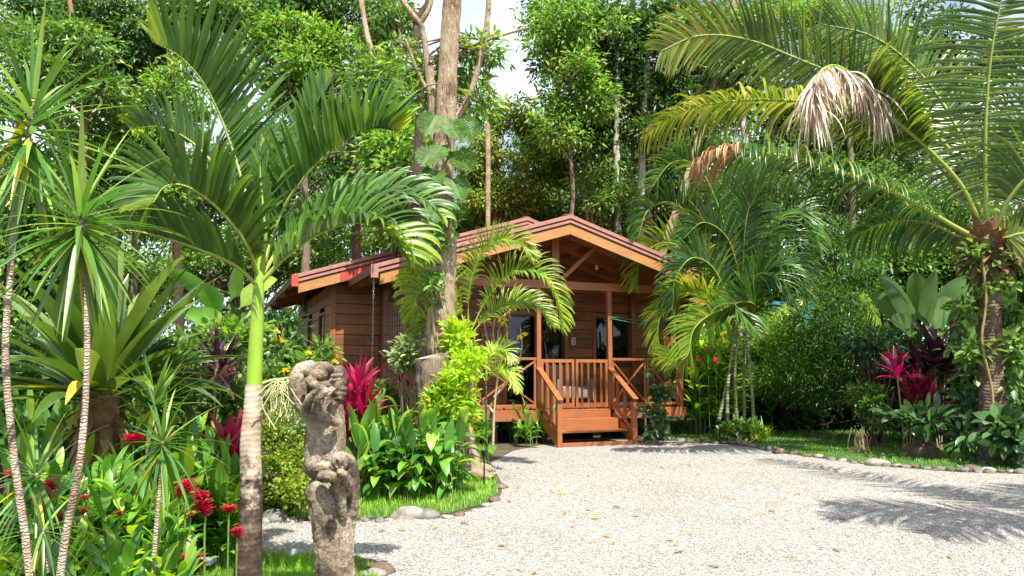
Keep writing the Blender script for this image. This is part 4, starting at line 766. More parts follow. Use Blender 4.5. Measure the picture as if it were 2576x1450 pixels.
# heliconia / canna clumps around the stump
clump('heliconia', 'broad upright green leaves right of the pink cordyline', 'heliconia', (880, 1010, 1215, 1255), 10, (.35, .7), .66, .13, 5, 'gingl', 11, el=(50, 80), droop=.3, lean=.2)
clump('heliconia', 'glossy leafy clump growing against the left side of the stump', 'heliconia', (950, 1060, 1235, 1262), 26, (.4, .75), .36, .11, 8, 'ging', 12, droop=1.0, el=(5, 45))
clump('heliconia', 'light green drooping clump in front of the stump', 'heliconia', (1030, 1150, 1215, 1250), 26, (.45, .95), .38, .12, 8, 'gingl', 13, droop=1.3, el=(0, 40))
clump('heliconia', 'thin leaved clump between the statue and the stump', 'heliconia', (900, 960, 1200, 1230), 14, (.5, .9), .4, .06, 8, 'gingl', 14, el=(30, 60))
clump('leafy_plant', 'young leafy plant growing beside the left newel post', 'plant', (1290, 1400, 1098, 1118), 10, (.3, .75), .34, .075, 6, 'gingl', 15, el=(40, 75))
clump('leafy_plant', 'low green plants under the porch edge left of the steps', 'plant', (1210, 1340, 1100, 1128), 22, (.25, .6), .3, .08, 7, 'ging', 16)
clump('leafy_plant', 'low dark plants right of the big tree roots', 'plant', (1190, 1250, 1110, 1140), 12, (.3, .6), .3, .1, 6, 'ging', 17)
clump('leafy_plant', 'leafy undergrowth below the pink cordyline', 'plant', (830, 900, 1190, 1230), 14, (.3, .6), .3, .06, 8, 'lime', 18)
# cordylines
def cordyline(label, px, py, basey, n, L, W, lm, seed, heads=((0, 0),), elev=(85, 15), Y=None, name='cordyline', cat='cordyline', stemm='bark'):
    g0 = gnd(px, basey); Y = Y or g0[1]; e = thing(name, label, cat, [at(px, 900, Y)[0], Y, 0]); b = Buf(); bs_ = Buf()
    for i, (dx, dy) in enumerate(heads):
        c = at(px+dx, py+dy, Y+(i % 3-1)*.08); V, Fq = rosette(c, (dx*.006, 0, 1), n, L, W, elev, 'lance', .35, 7, .3, seed+i, .015, .18, .9); b.add(V, Fq); V, Fq = tube(spline([A([at(px, 900, Y)[0]+dx*.001, Y, 0]), (c+A([at(px, 900, Y)[0], Y, 0]))/2+A([0, 0, .05]), c], 8), .014, 6); bs_.add(V, Fq)
    bs_.build('stem', M[stemm], e); b.build('leaves', M[lm], e); return e
cordyline('bright pink red cordyline standing behind the statue', 880, 1010, 1235, 22, .46, .07, 'red', 1, [(0, 0), (25, -45), (-25, 20), (35, 20), (-5, 70)], (86, 8))
cordyline('red cordyline with broad dark striped leaves just left of the palm trunk', 570, 1130, 1215, 20, .36, .09, 'red', 7, [(0, 0), (25, 10)], (80, 10), Y=6.4)
cordyline('small pink cordyline tuft below the plum coloured one', 577, 960, 1150, 14, .22, .05, 'red', 12, [(0, 0)], (80, 0), Y=8.2)
cordyline('plum coloured cordyline with purple leaves left of the palm shaft', 545, 905, 1150, 30, .48, .05, 'plum', 15, [(0, 0), (15, 20)], (70, -30), Y=7.8)
cordyline('crimson cordyline with two leaf heads in front of the dark right hedge', 2265, 930, 1110, 20, .46, .10, 'crim', 22, [(-10, 0), (48, 45), (20, 75), (75, 70)], (80, 5), Y=13.2)
cordyline('dark plum cordyline behind the crimson one', 2350, 900, 1100, 24, .75, .16, 'plum', 30, [(0, 0), (30, 25), (-30, 40)], (80, 5), Y=14.2)
cordyline('red cordyline leaves peeping out left of the stump top', 1010, 950, 1180, 14, .4, .05, 'red', 40, [(0, 0), (20, 10)], (60, -10), Y=11.5)
cordyline('purple cordyline at the far left edge', -10, 1260, 1330, 14, .35, .07, 'plum', 44, [(0, 0)], (80, 0), Y=4.6)
cordyline('yellowish bird of paradise flower left of the stump', 1030, 1045, 1200, 9, .16, .035, 'orange', 48, [(0, 0)], (80, 20), Y=10.2, name='strelitzia', cat='flower', stemm='stem')
# ================================================================ CENTRAL TREE, STUMP
YT = 10.7; ct = thing('big_tree', 'tall straight tree with rough pale bark standing in the grass island', 'tree', gnd(1172, 1190))
b = Buf(); C = spline(pts([(1185, 1200), (1172, 1120), (1158, 1050), (1130, 960), (1108, 870), (1112, 760), (1120, 640), (1116, 540), (1116, 420), (1122, 300), (1128, 150), (1138, 0), (1146, -160)], YT), 90)
rr = np.interp(np.linspace(0, 1, 90), [0, .04, .1, .3, .45, .6, 1], A([34, 26, 24, 36, 31, 27, 24])*YT/F); V, Fq = tube(C, rr, 18, 2, .07); b.add(V, Fq)
V, Fq = tube(spline(pts([(1196, 1198), (1190, 1140), (1170, 1080), (1148, 1010)], YT-.1), 16), A([20, 18, 17, 16, 16, 15, 14, 14, 13, 13, 12, 12, 11, 11, 10, 9])*YT/F, 8, 5, .15); b.add(V, Fq)
for q in [[(1180, 1180, 0), (1215, 1196, -.3), (1240, 1203, -.5)], [(1175, 1185, 0), (1160, 1205, -.4), (1140, 1215, -.7)], [(1185, 1180, 0), (1225, 1180, .2), (1240, 1185, .3)]]:
    V, Fq = tube(spline(pts([(x, y, YT+o) for x, y, o in q]), 8), np.linspace(.1, .03, 8), 8, 6, .15); b.add(V, Fq)
for q, r_ in [([(1116, 420), (1100, 330), (1092, 250), (1080, 170)], 17), ([(1118, 520), (1098, 430), (1088, 300), (1070, 120), (1058, 60)], 11), ([(1058, 60), (1040, 40), (1010, 0)], 9), ([(1056, 62), (1080, 20), (1090, -30)], 8), ([(1120, 330), (1160, 280), (1195, 200), (1225, 60), (1232, -60)], 10), ([(1130, 170), (1180, 120), (1260, 90), (1330, 70)], 5), ([(1118, 300), (1060, 200), (1020, 100)], 6)]:
    V, Fq = tube(spline(pts(q, YT+.15), 16), np.linspace(r_, r_*.7, 16)*YT/F, 8, 7, .1); b.add(V, Fq)
bt = b
V, Fq, cc = scatter([blob(1130, 190, YT+.75, 115, 55, .5), blob(1020, 140, YT+.5, 60, 40), blob(1210, 130, YT+.4, 60, 45), blob(1060, 250, YT+.5, 60, 40), blob(1195, 260, YT+.4, 60, 45)], 105, 17, .17, .05, 21, .26, .25, cheap=False, K=4); Buf().add(V, Fq).build('crown', M['bright'], ct)
b = bt; g = np.random.default_rng(3)
for q in cc[:60]: j = np.argmin(np.linalg.norm(C-q, axis=1)); V, Fq = tube(spline([C[j], (C[j]+q)/2+g.normal(size=3)*.08, q], 6), np.linspace(.02, .006, 6), 4); b.add(V, Fq)
b.build('trunk', M['bark'], ct)
# climbing vine with big split leaves
vn = thing('monstera_vine', 'climbing vine with huge split leaves wrapped round the big tree trunk', 'vine', at(1120, 640, YT))
b = Buf(); V, Fq = tube(spline(pts([(1100, 900, YT-.3), (1085, 760, YT-.35), (1095, 640, YT-.35), (1135, 560, YT-.35), (1100, 470, YT-.35), (1130, 380, YT-.33), (1110, 300, YT-.3)]), 50), .018, 6, 3, .2); b.add(V, Fq); b.build('stem', M['rachb'], vn)
def split_leaf(b, c, d, s, L, g, mi=0):
    d = nrm(A(d, float)); s = nrm(A(s, float)); n = np.cross(s, d); K = 13; V = [A(c)]; 
    a = np.linspace(0, 1, K)
    mids = [A(c)+d*L*t_-n*.35*L*t_*t_*.4 for t_ in a]; 
    for sg in (1, -1):
        for i in range(K-1):
            w0 = sin(pi*min(1, (a[i]*.82+.2)))**.9*.5*L; tip = w0*(1 if i % 2 == 0 else .93); p0 = mids[i]; p1 = mids[i+1]; gap = .72
            o0 = p0+s*sg*tip-n*tip*.25+d*L*.02-d*L*.12*(a[i] < .2); o1 = p0+(p1-p0)*gap+s*sg*tip*.96-n*tip*.27+d*L*.05
            q0 = p0+s*sg*tip*.3-n*tip*.05; q1 = p0+(p1-p0)*1.0+s*sg*tip*.3-n*tip*.05
            b.add([p0, q0, q1, p1], [[0, 1, 2, 3]], mi); b.add([q0, o0, o1, q0+(q1-q0)*gap], [[0, 1, 2, 3]], mi)
for i, (x, y, L) in enumerate([(1095, 310, .42), (1158, 320, .50), (1105, 385, .46), (1150, 400, .44), (1095, 450, .44), (1140, 470, .42), (1115, 530, .40), (1090, 600, .34), (1135, 330, .36)]):
    g = np.random.default_rng(i+60); b = Buf(); sd = 1 if x > 1120 else -1; split_leaf(b, at(x, y-20, YT-.42-.1*g.random()), (sd*.35+g.normal()*.15, -.35, -1), (1, -.15*sd+g.normal()*.2, .2*sd), L, g); b.build('leaf', M['mons'], vn)
# stump
YU = 10.1; sp_ = thing('tree_stump', 'tall sawn tree stump with fibrous rotting sides in front of the big tree', 'stump', gnd(1095, 1215))
C = spline(pts([(1100, 1235), (1098, 1140), (1094, 1040), (1092, 960), (1092, 895)], YU), 30); V, Fq = tube(C, np.interp(np.linspace(0, 1, 30), [0, .3, .6, 1], A([46, 38, 38, 41])*YU/F), 26, 9, .09); Vr = V.reshape(30, 26, 3); top = Vr[-1]; 
top[:, 2] += .05*np.sin(np.arange(26)*.24+1); Buf().add(Vr, Fq).build('side', M['barkr'], sp_)
cc_ = top.mean(0); Vt = [cc_]+list(cc_+(top-cc_)*.55-A([0, 0, .03]))+list(top); Ft = [[0, 1+i, 1+(i+1) % 26] for i in range(26)]; b = Buf(); b.add(Vt, Ft); b.add(Vt, [[1+i, 27+i, 27+(i+1) % 26, 1+(i+1) % 26] for i in range(26)]); b.build('cut_top', M['cut'], sp_)
# shrubs round the stump
def bush(name, label, blobs, nc, per, L, W, lm, seed, base, rc=.2, cat='shrub', flowers=None, group=None, hang=.05, nst=14, K=4, stemm='twig', sr=.012, cheap=False):
    e = thing(name, label, cat, base, group); V, Fq, cc = scatter(blobs, nc, per, L, W, seed, rc, hang, up=.25, cheap=cheap, K=K, prof='oval'); g = np.random.default_rng(seed); b = Buf()
    for q in cc[g.choice(len(cc), min(nst, len(cc)), replace=False)]:
        p0 = A(base)+A([g.normal()*.06, g.normal()*.06, 0]); V2, F2 = tube(spline([p0, p0*.4+q*.6+g.normal(size=3)*.08-A([0, 0, .1]), q], 10), np.linspace(sr, sr*.35, 10), 5); b.add(V2, F2)
    b.build('stems', M[stemm], e); Buf().add(V, Fq).build('foliage', M[lm], e)
    if flowers:
        fm, nf, fr_ = flowers; b = Buf(); k = cc[g.choice(len(cc), min(nf, len(cc)), replace=False)]
        for q in k:
            q = q+nrm(q-A(blobs[0][0]))*rc*.7+A([0, -.05, .04]); n = 22; a = g.random(n)*2*pi; el = g.random(n)*1.3; d = np.c_[np.cos(a)*np.cos(el), np.sin(a)*np.cos(el), np.sin(el)]; V2, F2 = leaflets2(q+d*fr_*.6, d, nrm(np.cross(d, A([.1, .2, 1.]))), np.full(n, fr_*.7), np.full(n, fr_*.5)); b.add(V2, F2)
        b.build('blossoms', M[fm], e)
    return e
bush('leafy_shrub', 'yellow green leafy shrub growing against the right side of the stump', [blob(1155, 960, 9.9, 48, 55), blob(1180, 905, 9.9, 32, 30), blob(1130, 1010, 9.8, 50, 45), blob(1175, 1040, 9.9, 40, 25)], 90, 22, .11, .045, 'lime', 1, gnd(1160, 1210), .16)
bush('leafy_shrub', 'climbing light green leaves on the trunk above the stump', [blob(1150, 860, 10.3, 28, 45), blob(1160, 900, 10.2, 30, 25)], 26, 16, .14, .06, 'lime', 2, gnd(1165, 1190), .13)
bush('trunk_creeper', 'small leaved creeper clinging to the big tree trunk under the split leaves', [blob(1094, 600, 10.4, 16, 70), blob(1090, 720, 10.4, 10, 60), blob(1140, 560, 10.4, 14, 40)], 34, 9, .13, .07, 'mid', 201, gnd(1160, 1192), .1, cat='creeper', stemm='twig')
bush('variegated_shrub', 'cream and green variegated shrub left of the stump top', [blob(1030, 890, 11, 38, 45), blob(1000, 910, 11, 25, 25)], 36, 14, .12, .06, 'vari', 3, gnd(1030, 1170), .14)
b = Buf(); g = np.random.default_rng(8); tw = thing('bare_shrub', 'nearly leafless pale twiggy shrub in front of the porch sign', 'shrub', gnd(1240, 1120)); p0 = gnd(1240, 1120)
for q in [[(1240, 1120), (1243, 1030), (1252, 940), (1250, 860), (1262, 800)], [(1250, 900), (1225, 850), (1215, 790)], [(1252, 910), (1275, 850), (1270, 810)], [(1250, 890), (1240, 840), (1245, 800)], [(1243, 1000), (1290, 940), (1312, 880), (1308, 820)], [(1262, 800), (1282, 782), (1300, 760)], [(1243, 1040), (1200, 990), (1195, 950)], [(1250, 930), (1200, 870), (1190, 840)]]:
    V, Fq = tube(spline(pts(q, 11.9), 14), np.linspace(.022, .006, 14), 6, 3, .15); b.add(V, Fq)
b.build('branches', M['twig'], tw); Vv = []; b = Buf(); c_ = pts([(1262, 800), (1290, 770), (1300, 762), (1270, 810), (1310, 840), (1285, 905), (1300, 925), (1215, 800), (1275, 850)], 11.9); n = len(c_)*4; base = np.repeat(c_, 4, 0); d = nrm(g.normal(size=(n, 3))-A([0, 0, .5])); b.add(*leaflets2(base, d, nrm(np.cross(d, g.normal(size=(n, 3)))), np.full(n, .13), np.full(n, .055))); b.build('leaves', M['yell'], tw)
# ixora / left bushes
bush('ixora_bush', 'flowering bush with orange yellow blossoms left of the cabin corner', [blob(745, 930, 9.2, 75, 40), blob(700, 970, 9, 60, 55), blob(800, 920, 9.3, 35, 35), blob(712, 870, 9.3, 22, 36), blob(815, 868, 9.4, 14, 36)], 84, 18, .13, .05, 'mid', 5, gnd(745, 1160), .18, flowers=('yflow', 22, .05))
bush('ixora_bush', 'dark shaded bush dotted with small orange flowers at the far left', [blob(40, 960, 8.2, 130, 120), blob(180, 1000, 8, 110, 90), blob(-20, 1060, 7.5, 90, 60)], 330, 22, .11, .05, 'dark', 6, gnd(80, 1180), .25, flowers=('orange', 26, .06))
bush('speckled_shrub', 'small leaved dark and brown speckled bush behind the statue', [blob(715, 1170, 7.9, 70, 90), blob(760, 1220, 7.6, 50, 50), blob(690, 1100, 8.1, 50, 60)], 150, 30, .05, .03, 'olive', 7, gnd(720, 1285), .15, stemm='barkd')
bush('speckled_shrub', 'purple brown stemmed bush between the ixora and the statue', [blob(720, 1060, 8.3, 60, 45), blob(780, 1080, 8.3, 40, 50)], 70, 26, .06, .03, 'vari', 8, gnd(740, 1240), .15, stemm='barkd')
bush('leafy_shrub', 'green foliage in front of the house wall behind the pink cordyline', [blob(960, 1000, 11.8, 50, 40), blob(1040, 1020, 11.8, 50, 40), blob(880, 1090, 11, 50, 50)], 60, 22, .14, .06, 'mid', 9, gnd(960, 1170), .2)
bush('leafy_shrub', 'mixed green undergrowth in the middle of the left bed', [blob(450, 1050, 8, 90, 60), blob(560, 1040, 8, 70, 70), blob(350, 1040, 8, 60, 50), blob(620, 1010, 8.4, 40, 60)], 170, 24, .12, .05, 'mid', 10, gnd(470, 1200), .22)
bush('leafy_shrub', 'bright yellow green shrub behind the plum cordyline', [blob(480, 900, 10, 70, 50), blob(580, 850, 10, 60, 50), blob(420, 960, 10, 60, 50)], 120, 22, .15, .06, 'bright', 11, gnd(500, 1130), .25)
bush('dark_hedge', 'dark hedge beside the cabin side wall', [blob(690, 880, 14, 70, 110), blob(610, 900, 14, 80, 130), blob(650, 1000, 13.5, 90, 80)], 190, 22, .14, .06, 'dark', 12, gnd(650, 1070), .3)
# fern-like undergrowth palms
def areca(name, label, base, crown, Y, tips, ll, lw, n, lm='palmy', stems=None, r=.03, seed=0, droop=.6, roll=.5, rb='rach', tipm=None, sag=.0, group=None, cat='palm', up=0., sr=.012, ang=(60, 30)):
    e = thing(name, label, cat, base, group); c = at(*crown, Y); b = Buf()
    for q in (stems or [[(0, 0)]]):
        P_ = q if len(q) > 1 else None
        C_ = spline([A(base), (A(base)+c)/2, c], 16) if P_ is None else spline(pts([(x, y, Y+o) for x, y, o in q]), 20)
        V, Fq = tube(C_, np.linspace(r, r*.75, len(C_)), 10, 2, .03); b.add(V, Fq)
    b.build('stem', M['bamb'], e); g = np.random.default_rng(seed)
    for i, T_ in enumerate(tips):
        P_ = [(crown[0], crown[1], Y)]+[(x, y, Y+(o if o is not None else 0)) for x, y, o in T_]
        frond('frond', pts(P_), e, (M[lm] if not isinstance(lm, list) else M[lm[i % len(lm)]], M[rb]), ll*g.uniform(.9, 1.1), lw, n, roll*g.uniform(.6, 1.4), droop, ang, .16, sr, seed+i*5, 6, .3, up=up, face=.3)
    return e
areca('areca_palm', 'young areca palm with arching yellow green fronds between the big tree and the porch', gnd(1185, 1160), (1178, 850), 11.4, [
    [(1180, 740, 0), (1205, 650, -.1), (1250, 608, -.2), (1300, 610, -.3), (1338, 650, -.3)], [(1215, 770, 0), (1265, 705, -.1), (1320, 680, -.2), (1370, 700, -.3), (1400, 760, -.3), (1412, 825, -.3)],
    [(1225, 800, .1), (1290, 765, .2), (1345, 770, .2), (1390, 820, .2)], [(1130, 780, 0), (1085, 730, -.1), (1050, 740, -.2), (1035, 800, -.2)], [(1150, 760, .2), (1110, 690, .4), (1060, 680, .5), (1010, 720, .6)], [(1120, 830, .2), (1075, 810, .3), (1045, 850, .3)]], .45, .03, 86, r=.035, seed=3, roll=.9, droop=.7, up=.5)
areca('areca_palm', 'small bright yellow areca sprout in front of the left porch railing', gnd(1225, 1165), (1222, 960), 11.2, [
    [(1235, 900, -.1), (1265, 880, -.2), (1290, 905, -.3)], [(1250, 930, -.2), (1285, 935, -.3), (1305, 980, -.4)], [(1190, 910, 0), (1160, 890, -.1), (1140, 920, -.1)], [(1225, 900, .1), (1232, 880, .2), (1250, 870, .3)]], .27, .022, 30, r=.02, seed=23, lm=['palmy', 'lime'], roll=.5)
areca('parlor_palm', 'low feathery palm behind the red ginger flowers', gnd(330, 1190), (340, 1050), 6.6, [[(380, 980, 0), (430, 930, 0), (490, 920, 0)], [(300, 990, 0), (260, 960, 0), (215, 970, 0)], [(350, 960, 0), (370, 900, 0), (400, 860, .1)], [(390, 1020, 0), (440, 1000, 0), (480, 1020, 0)], [(320, 970, .1), (310, 900, .2), (330, 850, .2)]], .34, .022, 40, 'palmd', seed=31, r=.015)
YR = 16.0
areca('areca_palm', 'large dark areca palm clump with drooping fronds at the right end of the porch', gnd(1868, 1100), (1868, 800), YR, [
    [(1840, 640, 0), (1800, 500, 0), (1750, 415, 0), (1690, 410, -.3), (1640, 470, -.5)], [(1820, 680, 0), (1760, 570, 0), (1690, 510, 0), (1630, 530, -.3), (1605, 600, -.5)], [(1810, 720, 0), (1740, 640, 0), (1670, 610, 0), (1615, 650, 0), (1600, 720, 0)],
    [(1870, 620, .3), (1860, 480, .5), (1840, 400, .6), (1800, 380, .7)], [(1880, 600, 0), (1900, 460, 0), (1950, 420, 0), (2010, 470, 0)], [(1900, 640, 0), (1950, 550, 0), (2010, 540, 0), (2060, 620, 0)],
    [(1830, 740, -.3), (1790, 670, -.5), (1740, 650, -.7), (1700, 700, -.8), (1690, 780, -.8)], [(1820, 770, -.3), (1760, 740, -.5), (1700, 745, -.6), (1660, 800, -.7), (1655, 880, -.7)], [(1900, 720, -.3), (1940, 670, -.5), (1990, 680, -.6), (2030, 750, -.7)],
    [(1880, 740, -.5), (1910, 690, -.8), (1950, 700, -1), (1985, 770, -1.1)], [(1840, 780, -.5), (1790, 790, -.8), (1745, 830, -1), (1725, 900, -1.1), (1665, 900, -1.1)], [(1890, 790, -.4), (1900, 770, -.7), (1880, 760, -.9), (1850, 770, -1), (1900, 830, -1.1)], [(1860, 700, -.2), (1830, 600, -.3), (1770, 560, -.4), (1720, 600, -.5)], [(1890, 680, .2), (1930, 600, .3), (1980, 600, .3), (2040, 680, .3)], [(1870, 650, -.3), (1880, 540, -.5), (1910, 480, -.6)]],
    .8, .05, 80, ['palmm', 'palmd', 'palmy', 'palmm', 'palmd', 'palmm', 'palmd', 'palmy'], [[(1830, 1090, 0), (1832, 960, 0), (1855, 800, 0)], [(1855, 1095, -.1), (1850, 930, -.1), (1862, 790, 0)], [(1898, 1100, 0), (1890, 960, 0), (1872, 790, 0)], [(1873, 1098, .2), (1872, 960, .2), (1875, 800, .1)], [(1808, 1060, .1), (1835, 930, .1), (1850, 800, .1)]], r=.04, seed=50, roll=.75, droop=.75, sr=.02, up=.4)
# ================================================================ COCONUT PALM
YC = 12.2; cp_ = thing('coconut_palm', 'big coconut palm with a dark vine covered trunk at the right edge', 'palm', gnd(2500, 1168))
b = Buf(); C = spline(pts([(2505, 1180), (2500, 1100), (2495, 1000), (2490, 880), (2486, 760), (2482, 640), (2484, 560)], YC), 50); V, Fq = tube(C, np.interp(np.linspace(0, 1, 50), [0, .1, .4, .75, .9, 1], A([48, 36, 28, 30, 44, 26])*YC/F), 18, 4, .05); b.add(V, Fq); b.build('trunk', M['ctrunk'], cp_)
b = Buf(); V, Fq = rosette(at(2484, 600, YC), (0, 0, 1), 80, .42, .16, (70, -80), 'lance', .3, 5, .5, 3, .18, .55); b.add(V, Fq); b.build('leaf_boots', M['fiber'], cp_)
CF = [([(2482, 590, 0), (2478, 440, -.2), (2480, 300, -.4), (2492, 150, -.6), (2515, 20, -.8), (2545, -110, -1)], 1.4, .28, 'coco', 66, .12, .45, (98, 72), None),
 ([(2476, 590, 0), (2420, 470, -.1), (2340, 380, -.2), (2240, 290, -.4), (2160, 200, -.5), (2095, 165, -.6), (2050, 200, -.7), (2040, 290, -.7)], .95, 1.2, 'coco', 74, .3, .5, (70, 40), 'dead'),
 ([(2474, 580, 0), (2390, 450, .1), (2290, 350, .2), (2150, 280, .2), (2000, 255, .1), (1850, 255, 0), (1720, 280, 0), (1620, 340, 0)], .95, 1.1, 'cocoy', 84, .25, 1.5, (66, 45), None),
 ([(2478, 570, .2), (2420, 420, .4), (2300, 290, .6), (2150, 210, .7), (2010, 150, .7), (1880, 100, .6), (1760, 90, .5), (1660, 130, .4)], 1.05, .35, 'coco', 80, .25, .4, (68, 40), 'cocoy'),
 ([(2474, 610, -.1), (2400, 570, -.2), (2280, 500, -.3), (2150, 445, -.4), (2020, 400, -.5), (1900, 385, -.5), (1810, 385, -.5), (1750, 410, -.5)], .95, 1.35, 'palmd', 76, .2, 1.5, (80, 60), 'brown'),
 ([(2480, 570, .3), (2450, 430, .6), (2390, 290, .9), (2300, 170, 1.1), (2190, 90, 1.2), (2060, 60, 1.3)], 1.1, .2, 'coco', 66, .2, .4, (70, 40), None),
 ([(2492, 570, 0), (2530, 440, 0), (2600, 330, 0), (2700, 260, 0), (2820, 260, 0)], 1.2, .3, 'coco', 56, .25, .6, (70, 45), None),
 ([(2495, 600, -.1), (2540, 500, -.4), (2610, 430, -.7), (2700, 430, -1), (2790, 500, -1.2)], 1.0, .5, 'coco', 50, .25, .9, (70, 45), None),
 ([(2492, 620, -.1), (2530, 600, -.3), (2590, 590, -.5), (2650, 640, -.7)], .8, .6, 'cocoy', 40, .25, 1., (70, 45), None),
 ([(2474, 630, .2), (2420, 600, .5), (2330, 560, .9), (2230, 560, 1.2), (2140, 600, 1.5)], .9, 1., 'palmd', 50, .25, 1.2, (75, 50), None)]
for i, (q, ll, roll, lm, n, st_, dr, ang, tm) in enumerate(CF):
    frond('frond', pts([(x, y, YC+o) for x, y, o in q]), cp_, (M[lm], M['rach']), ll, .052, int(n*1.4), roll, dr, ang, st_, .045, i*7+3, 8, .35, tipmat=M[tm] if tm else None, tipat={'brown': .76, 'cocoy': .75}.get(tm, 2.), end=.55 if tm == 'dead' else .995, jit=.07, label='arching frond with a bleached dead tip' if tm == 'dead' else None)
b = Buf(); g = np.random.default_rng(77)   # the bleached hanging tassel of the dead tip
C2 = spline(pts([(2215, 258, YC-.4), (2150, 190, YC-.55), (2090, 170, YC-.65), (2050, 200, YC-.72), (2042, 270, YC-.72)]), 60); n = 560; ix = g.integers(0, 60, n); d = np.c_[g.normal(size=n)*.2, g.normal(size=n)*.3-.15, -np.ones(n)*g.uniform(.3, 1.3, n)]; d[:, 0] += g.choice([-.2, .2], n)
V, Fq = blades(C2[ix], d, np.cross(d, g.normal(size=(n, 3))), g.uniform(.4, .95, n), g.uniform(.025, .05, n), 'palm', g.uniform(.5, 1.5, n), 8, .4); b.add(V, Fq); b.build('dead_tip', M['dead'], cp_); b = Buf(); V, Fq = tube(C2, np.linspace(.03, .008, 60), 6); b.add(V, Fq); d = np.c_[g.normal(size=50)*.15, g.normal(size=50)*.1-.3, -np.ones(50)*1.2]; V, Fq = blades(C2[g.integers(22, 34, 50)], d, np.cross(d, g.normal(size=(50, 3))), g.uniform(.5, 1.0, 50), .035, 'palm', .8, 8, .4); b.add(V, Fq); b.build('yellow_leaflets', M['cocoy'], cp_)
cv = thing('ivy_vine', 'leafy green vine climbing the coconut palm trunk', 'vine', at(2470, 900, YC-.3)); b = Buf()
V, Fq = tube(spline(pts([(2500, 1100, YC-.45), (2495, 980, YC-.35), (2470, 860, YC-.35), (2480, 760, YC-.35), (2470, 640, YC-.35)]), 40), .022, 6, 1, .2); b.add(V, Fq); b.build('stem', M['rachb'], cv)
V, Fq, cc = scatter([blob(2470, 640, YC-.3, 45, 35), blob(2500, 700, YC-.2, 50, 50), blob(2440, 900, YC, 50, 60), blob(2540, 880, YC, 40, 120), blob(2530, 760, YC, 40, 60), blob(2430, 780, YC, 40, 40)], 62, 15, .17, .09, 71, .22, .3, cheap=False); Buf().add(V, Fq).build('foliage', M['mid'], cv)
# palm just outside the frame whose crown shades the gravel
sp2 = thing('shade_palm', 'palm outside the right of the view whose fronds cast the shadow on the gravel', 'palm', (7.0, 4.2, 0)); b = Buf(); C = spline([(7.0, 4.2, 0), (7.1, 4.25, 2.5), (7.0, 4.4, 5.6)], 20); V, Fq = tube(C, np.linspace(.17, .12, 20), 12, 2, .05); b.add(V, Fq); b.build('trunk', M['ctrunk'], sp2)
for i, (dx, dy) in enumerate([(-2.5, .3), (-2.2, 1.0), (-1.9, -.5), (-.4, 2.2), (2, 1.4), (2.4, 0), (1.8, -1.6), (-.2, -2.4), (.9, 2.4), (-1.2, 4.6)]):
    c = A([7.0, 4.4, 5.6]); frond('frond', [c, c+A([dx*.35, dy*.35, .45]), c+A([dx*.7, dy*.7, .5]), c+A([dx, dy, .2 if dy < 4 else 1.3])], sp2, (M['coco'], M['rach']), .8, .05, 44, 0, .5, (65, 40), .15, .03, i+300, 5, .3, vdir=(0, 0, 1))
# ================================================================ RIGHT SIDE PLANTING
def bigleaf(name, label, base, Y, lst, W, lm='gingl', cat='banana plant'):
    e = thing(name, label, cat, base); b = Buf(); c0 = A(base, float)
    for i, (bx, by, tx_, ty, wf) in enumerate(lst):
        p0 = at(bx, by, Y+(i % 3)*.15); p1 = at(tx_, ty, Y-(i % 2)*.4); L = np.linalg.norm(p1-p0); V, Fq = tube(spline([c0, (c0+p0)/2+A([0, .1, .1]), p0], 8), .025, 6); b.add(V, Fq, 1)
        d = (p1-p0)/L; V, Fq = blades(p0[None], d[None]+A([[0, 0, .25]]), A([[d[2], .35*(1 if i % 2 else -1), -d[0]]]), L*1.05, W*wf, 'paddle', .45, 14, .3); b.add(V, Fq, 0)
    b.build('leaves', [M[lm], M['stem']], e); return e
bigleaf('banana_plant', 'broad leaved banana plant with pale upright leaves beside the coconut trunk', gnd(2340, 1085), 15.0, [(2310, 830, 2200, 745, 1.), (2315, 830, 2222, 695, 1.), (2330, 825, 2300, 690, 1.), (2340, 825, 2350, 685, 1.), (2350, 825, 2425, 700, 1.), (2355, 830, 2450, 745, 1.), (2330, 840, 2385, 750, .9), (2300, 850, 2240, 800, .8)], .52, 'musa')
bigleaf('banana_plant', 'tall banana leaf standing against the dark feathery shrub', gnd(2250, 1070), 16.5, [(2200, 900, 2170, 740, 1.1), (2210, 920, 2260, 800, .8)], .5)
bigleaf('banana_plant', 'bright banana leaves behind the areca palm clump', gnd(1990, 1040), 20, [(1935, 830, 2015, 755, 1.), (1960, 860, 1900, 790, .9), (2000, 800, 2040, 720, .8)], .4)
bigleaf('banana_plant', 'banana leaves to the right of the coconut trunk', gnd(2560, 1085), 13.6, [(2540, 900, 2555, 790, 1.), (2550, 860, 2585, 760, 1.), (2530, 820, 2545, 700, .8), (2500, 900, 2430, 830, .9)], .4)
bigleaf('banana_plant', 'banana leaves glimpsed behind the royal palm shaft', gnd(640, 1060), 12, [(600, 780, 690, 700, 1.), (560, 790, 500, 720, 1.), (580, 760, 600, 670, 1.), (560, 820, 470, 790, 1.), (540, 780, 430, 680, 1.)], .34)
bush('philodendron', 'large leaved philodendron at the foot of the coconut palm', [blob(2535, 1090, 11.6, 50, 40), blob(2580, 1120, 11.4, 50, 40)], 26, 8, .27, .14, 'calat', 81, gnd(2540, 1170), .3, K=5, stemm='stem')
bush('philodendron', 'patch of broad patterned leaves left of the coconut trunk base', [blob(2445, 1090, 12.4, 40, 35), blob(2440, 1020, 12.6, 40, 40)], 22, 8, .24, .10, 'calat', 82, gnd(2450, 1160), .25, K=5, stemm='stem')
bush('spotted_shrub', 'spotted broad leaved plant below the crimson cordyline', [blob(2310, 1055, 12.6, 50, 22)], 12, 7, .28, .11, 'calat', 83, gnd(2318, 1140), .22, K=5, stemm='stem')
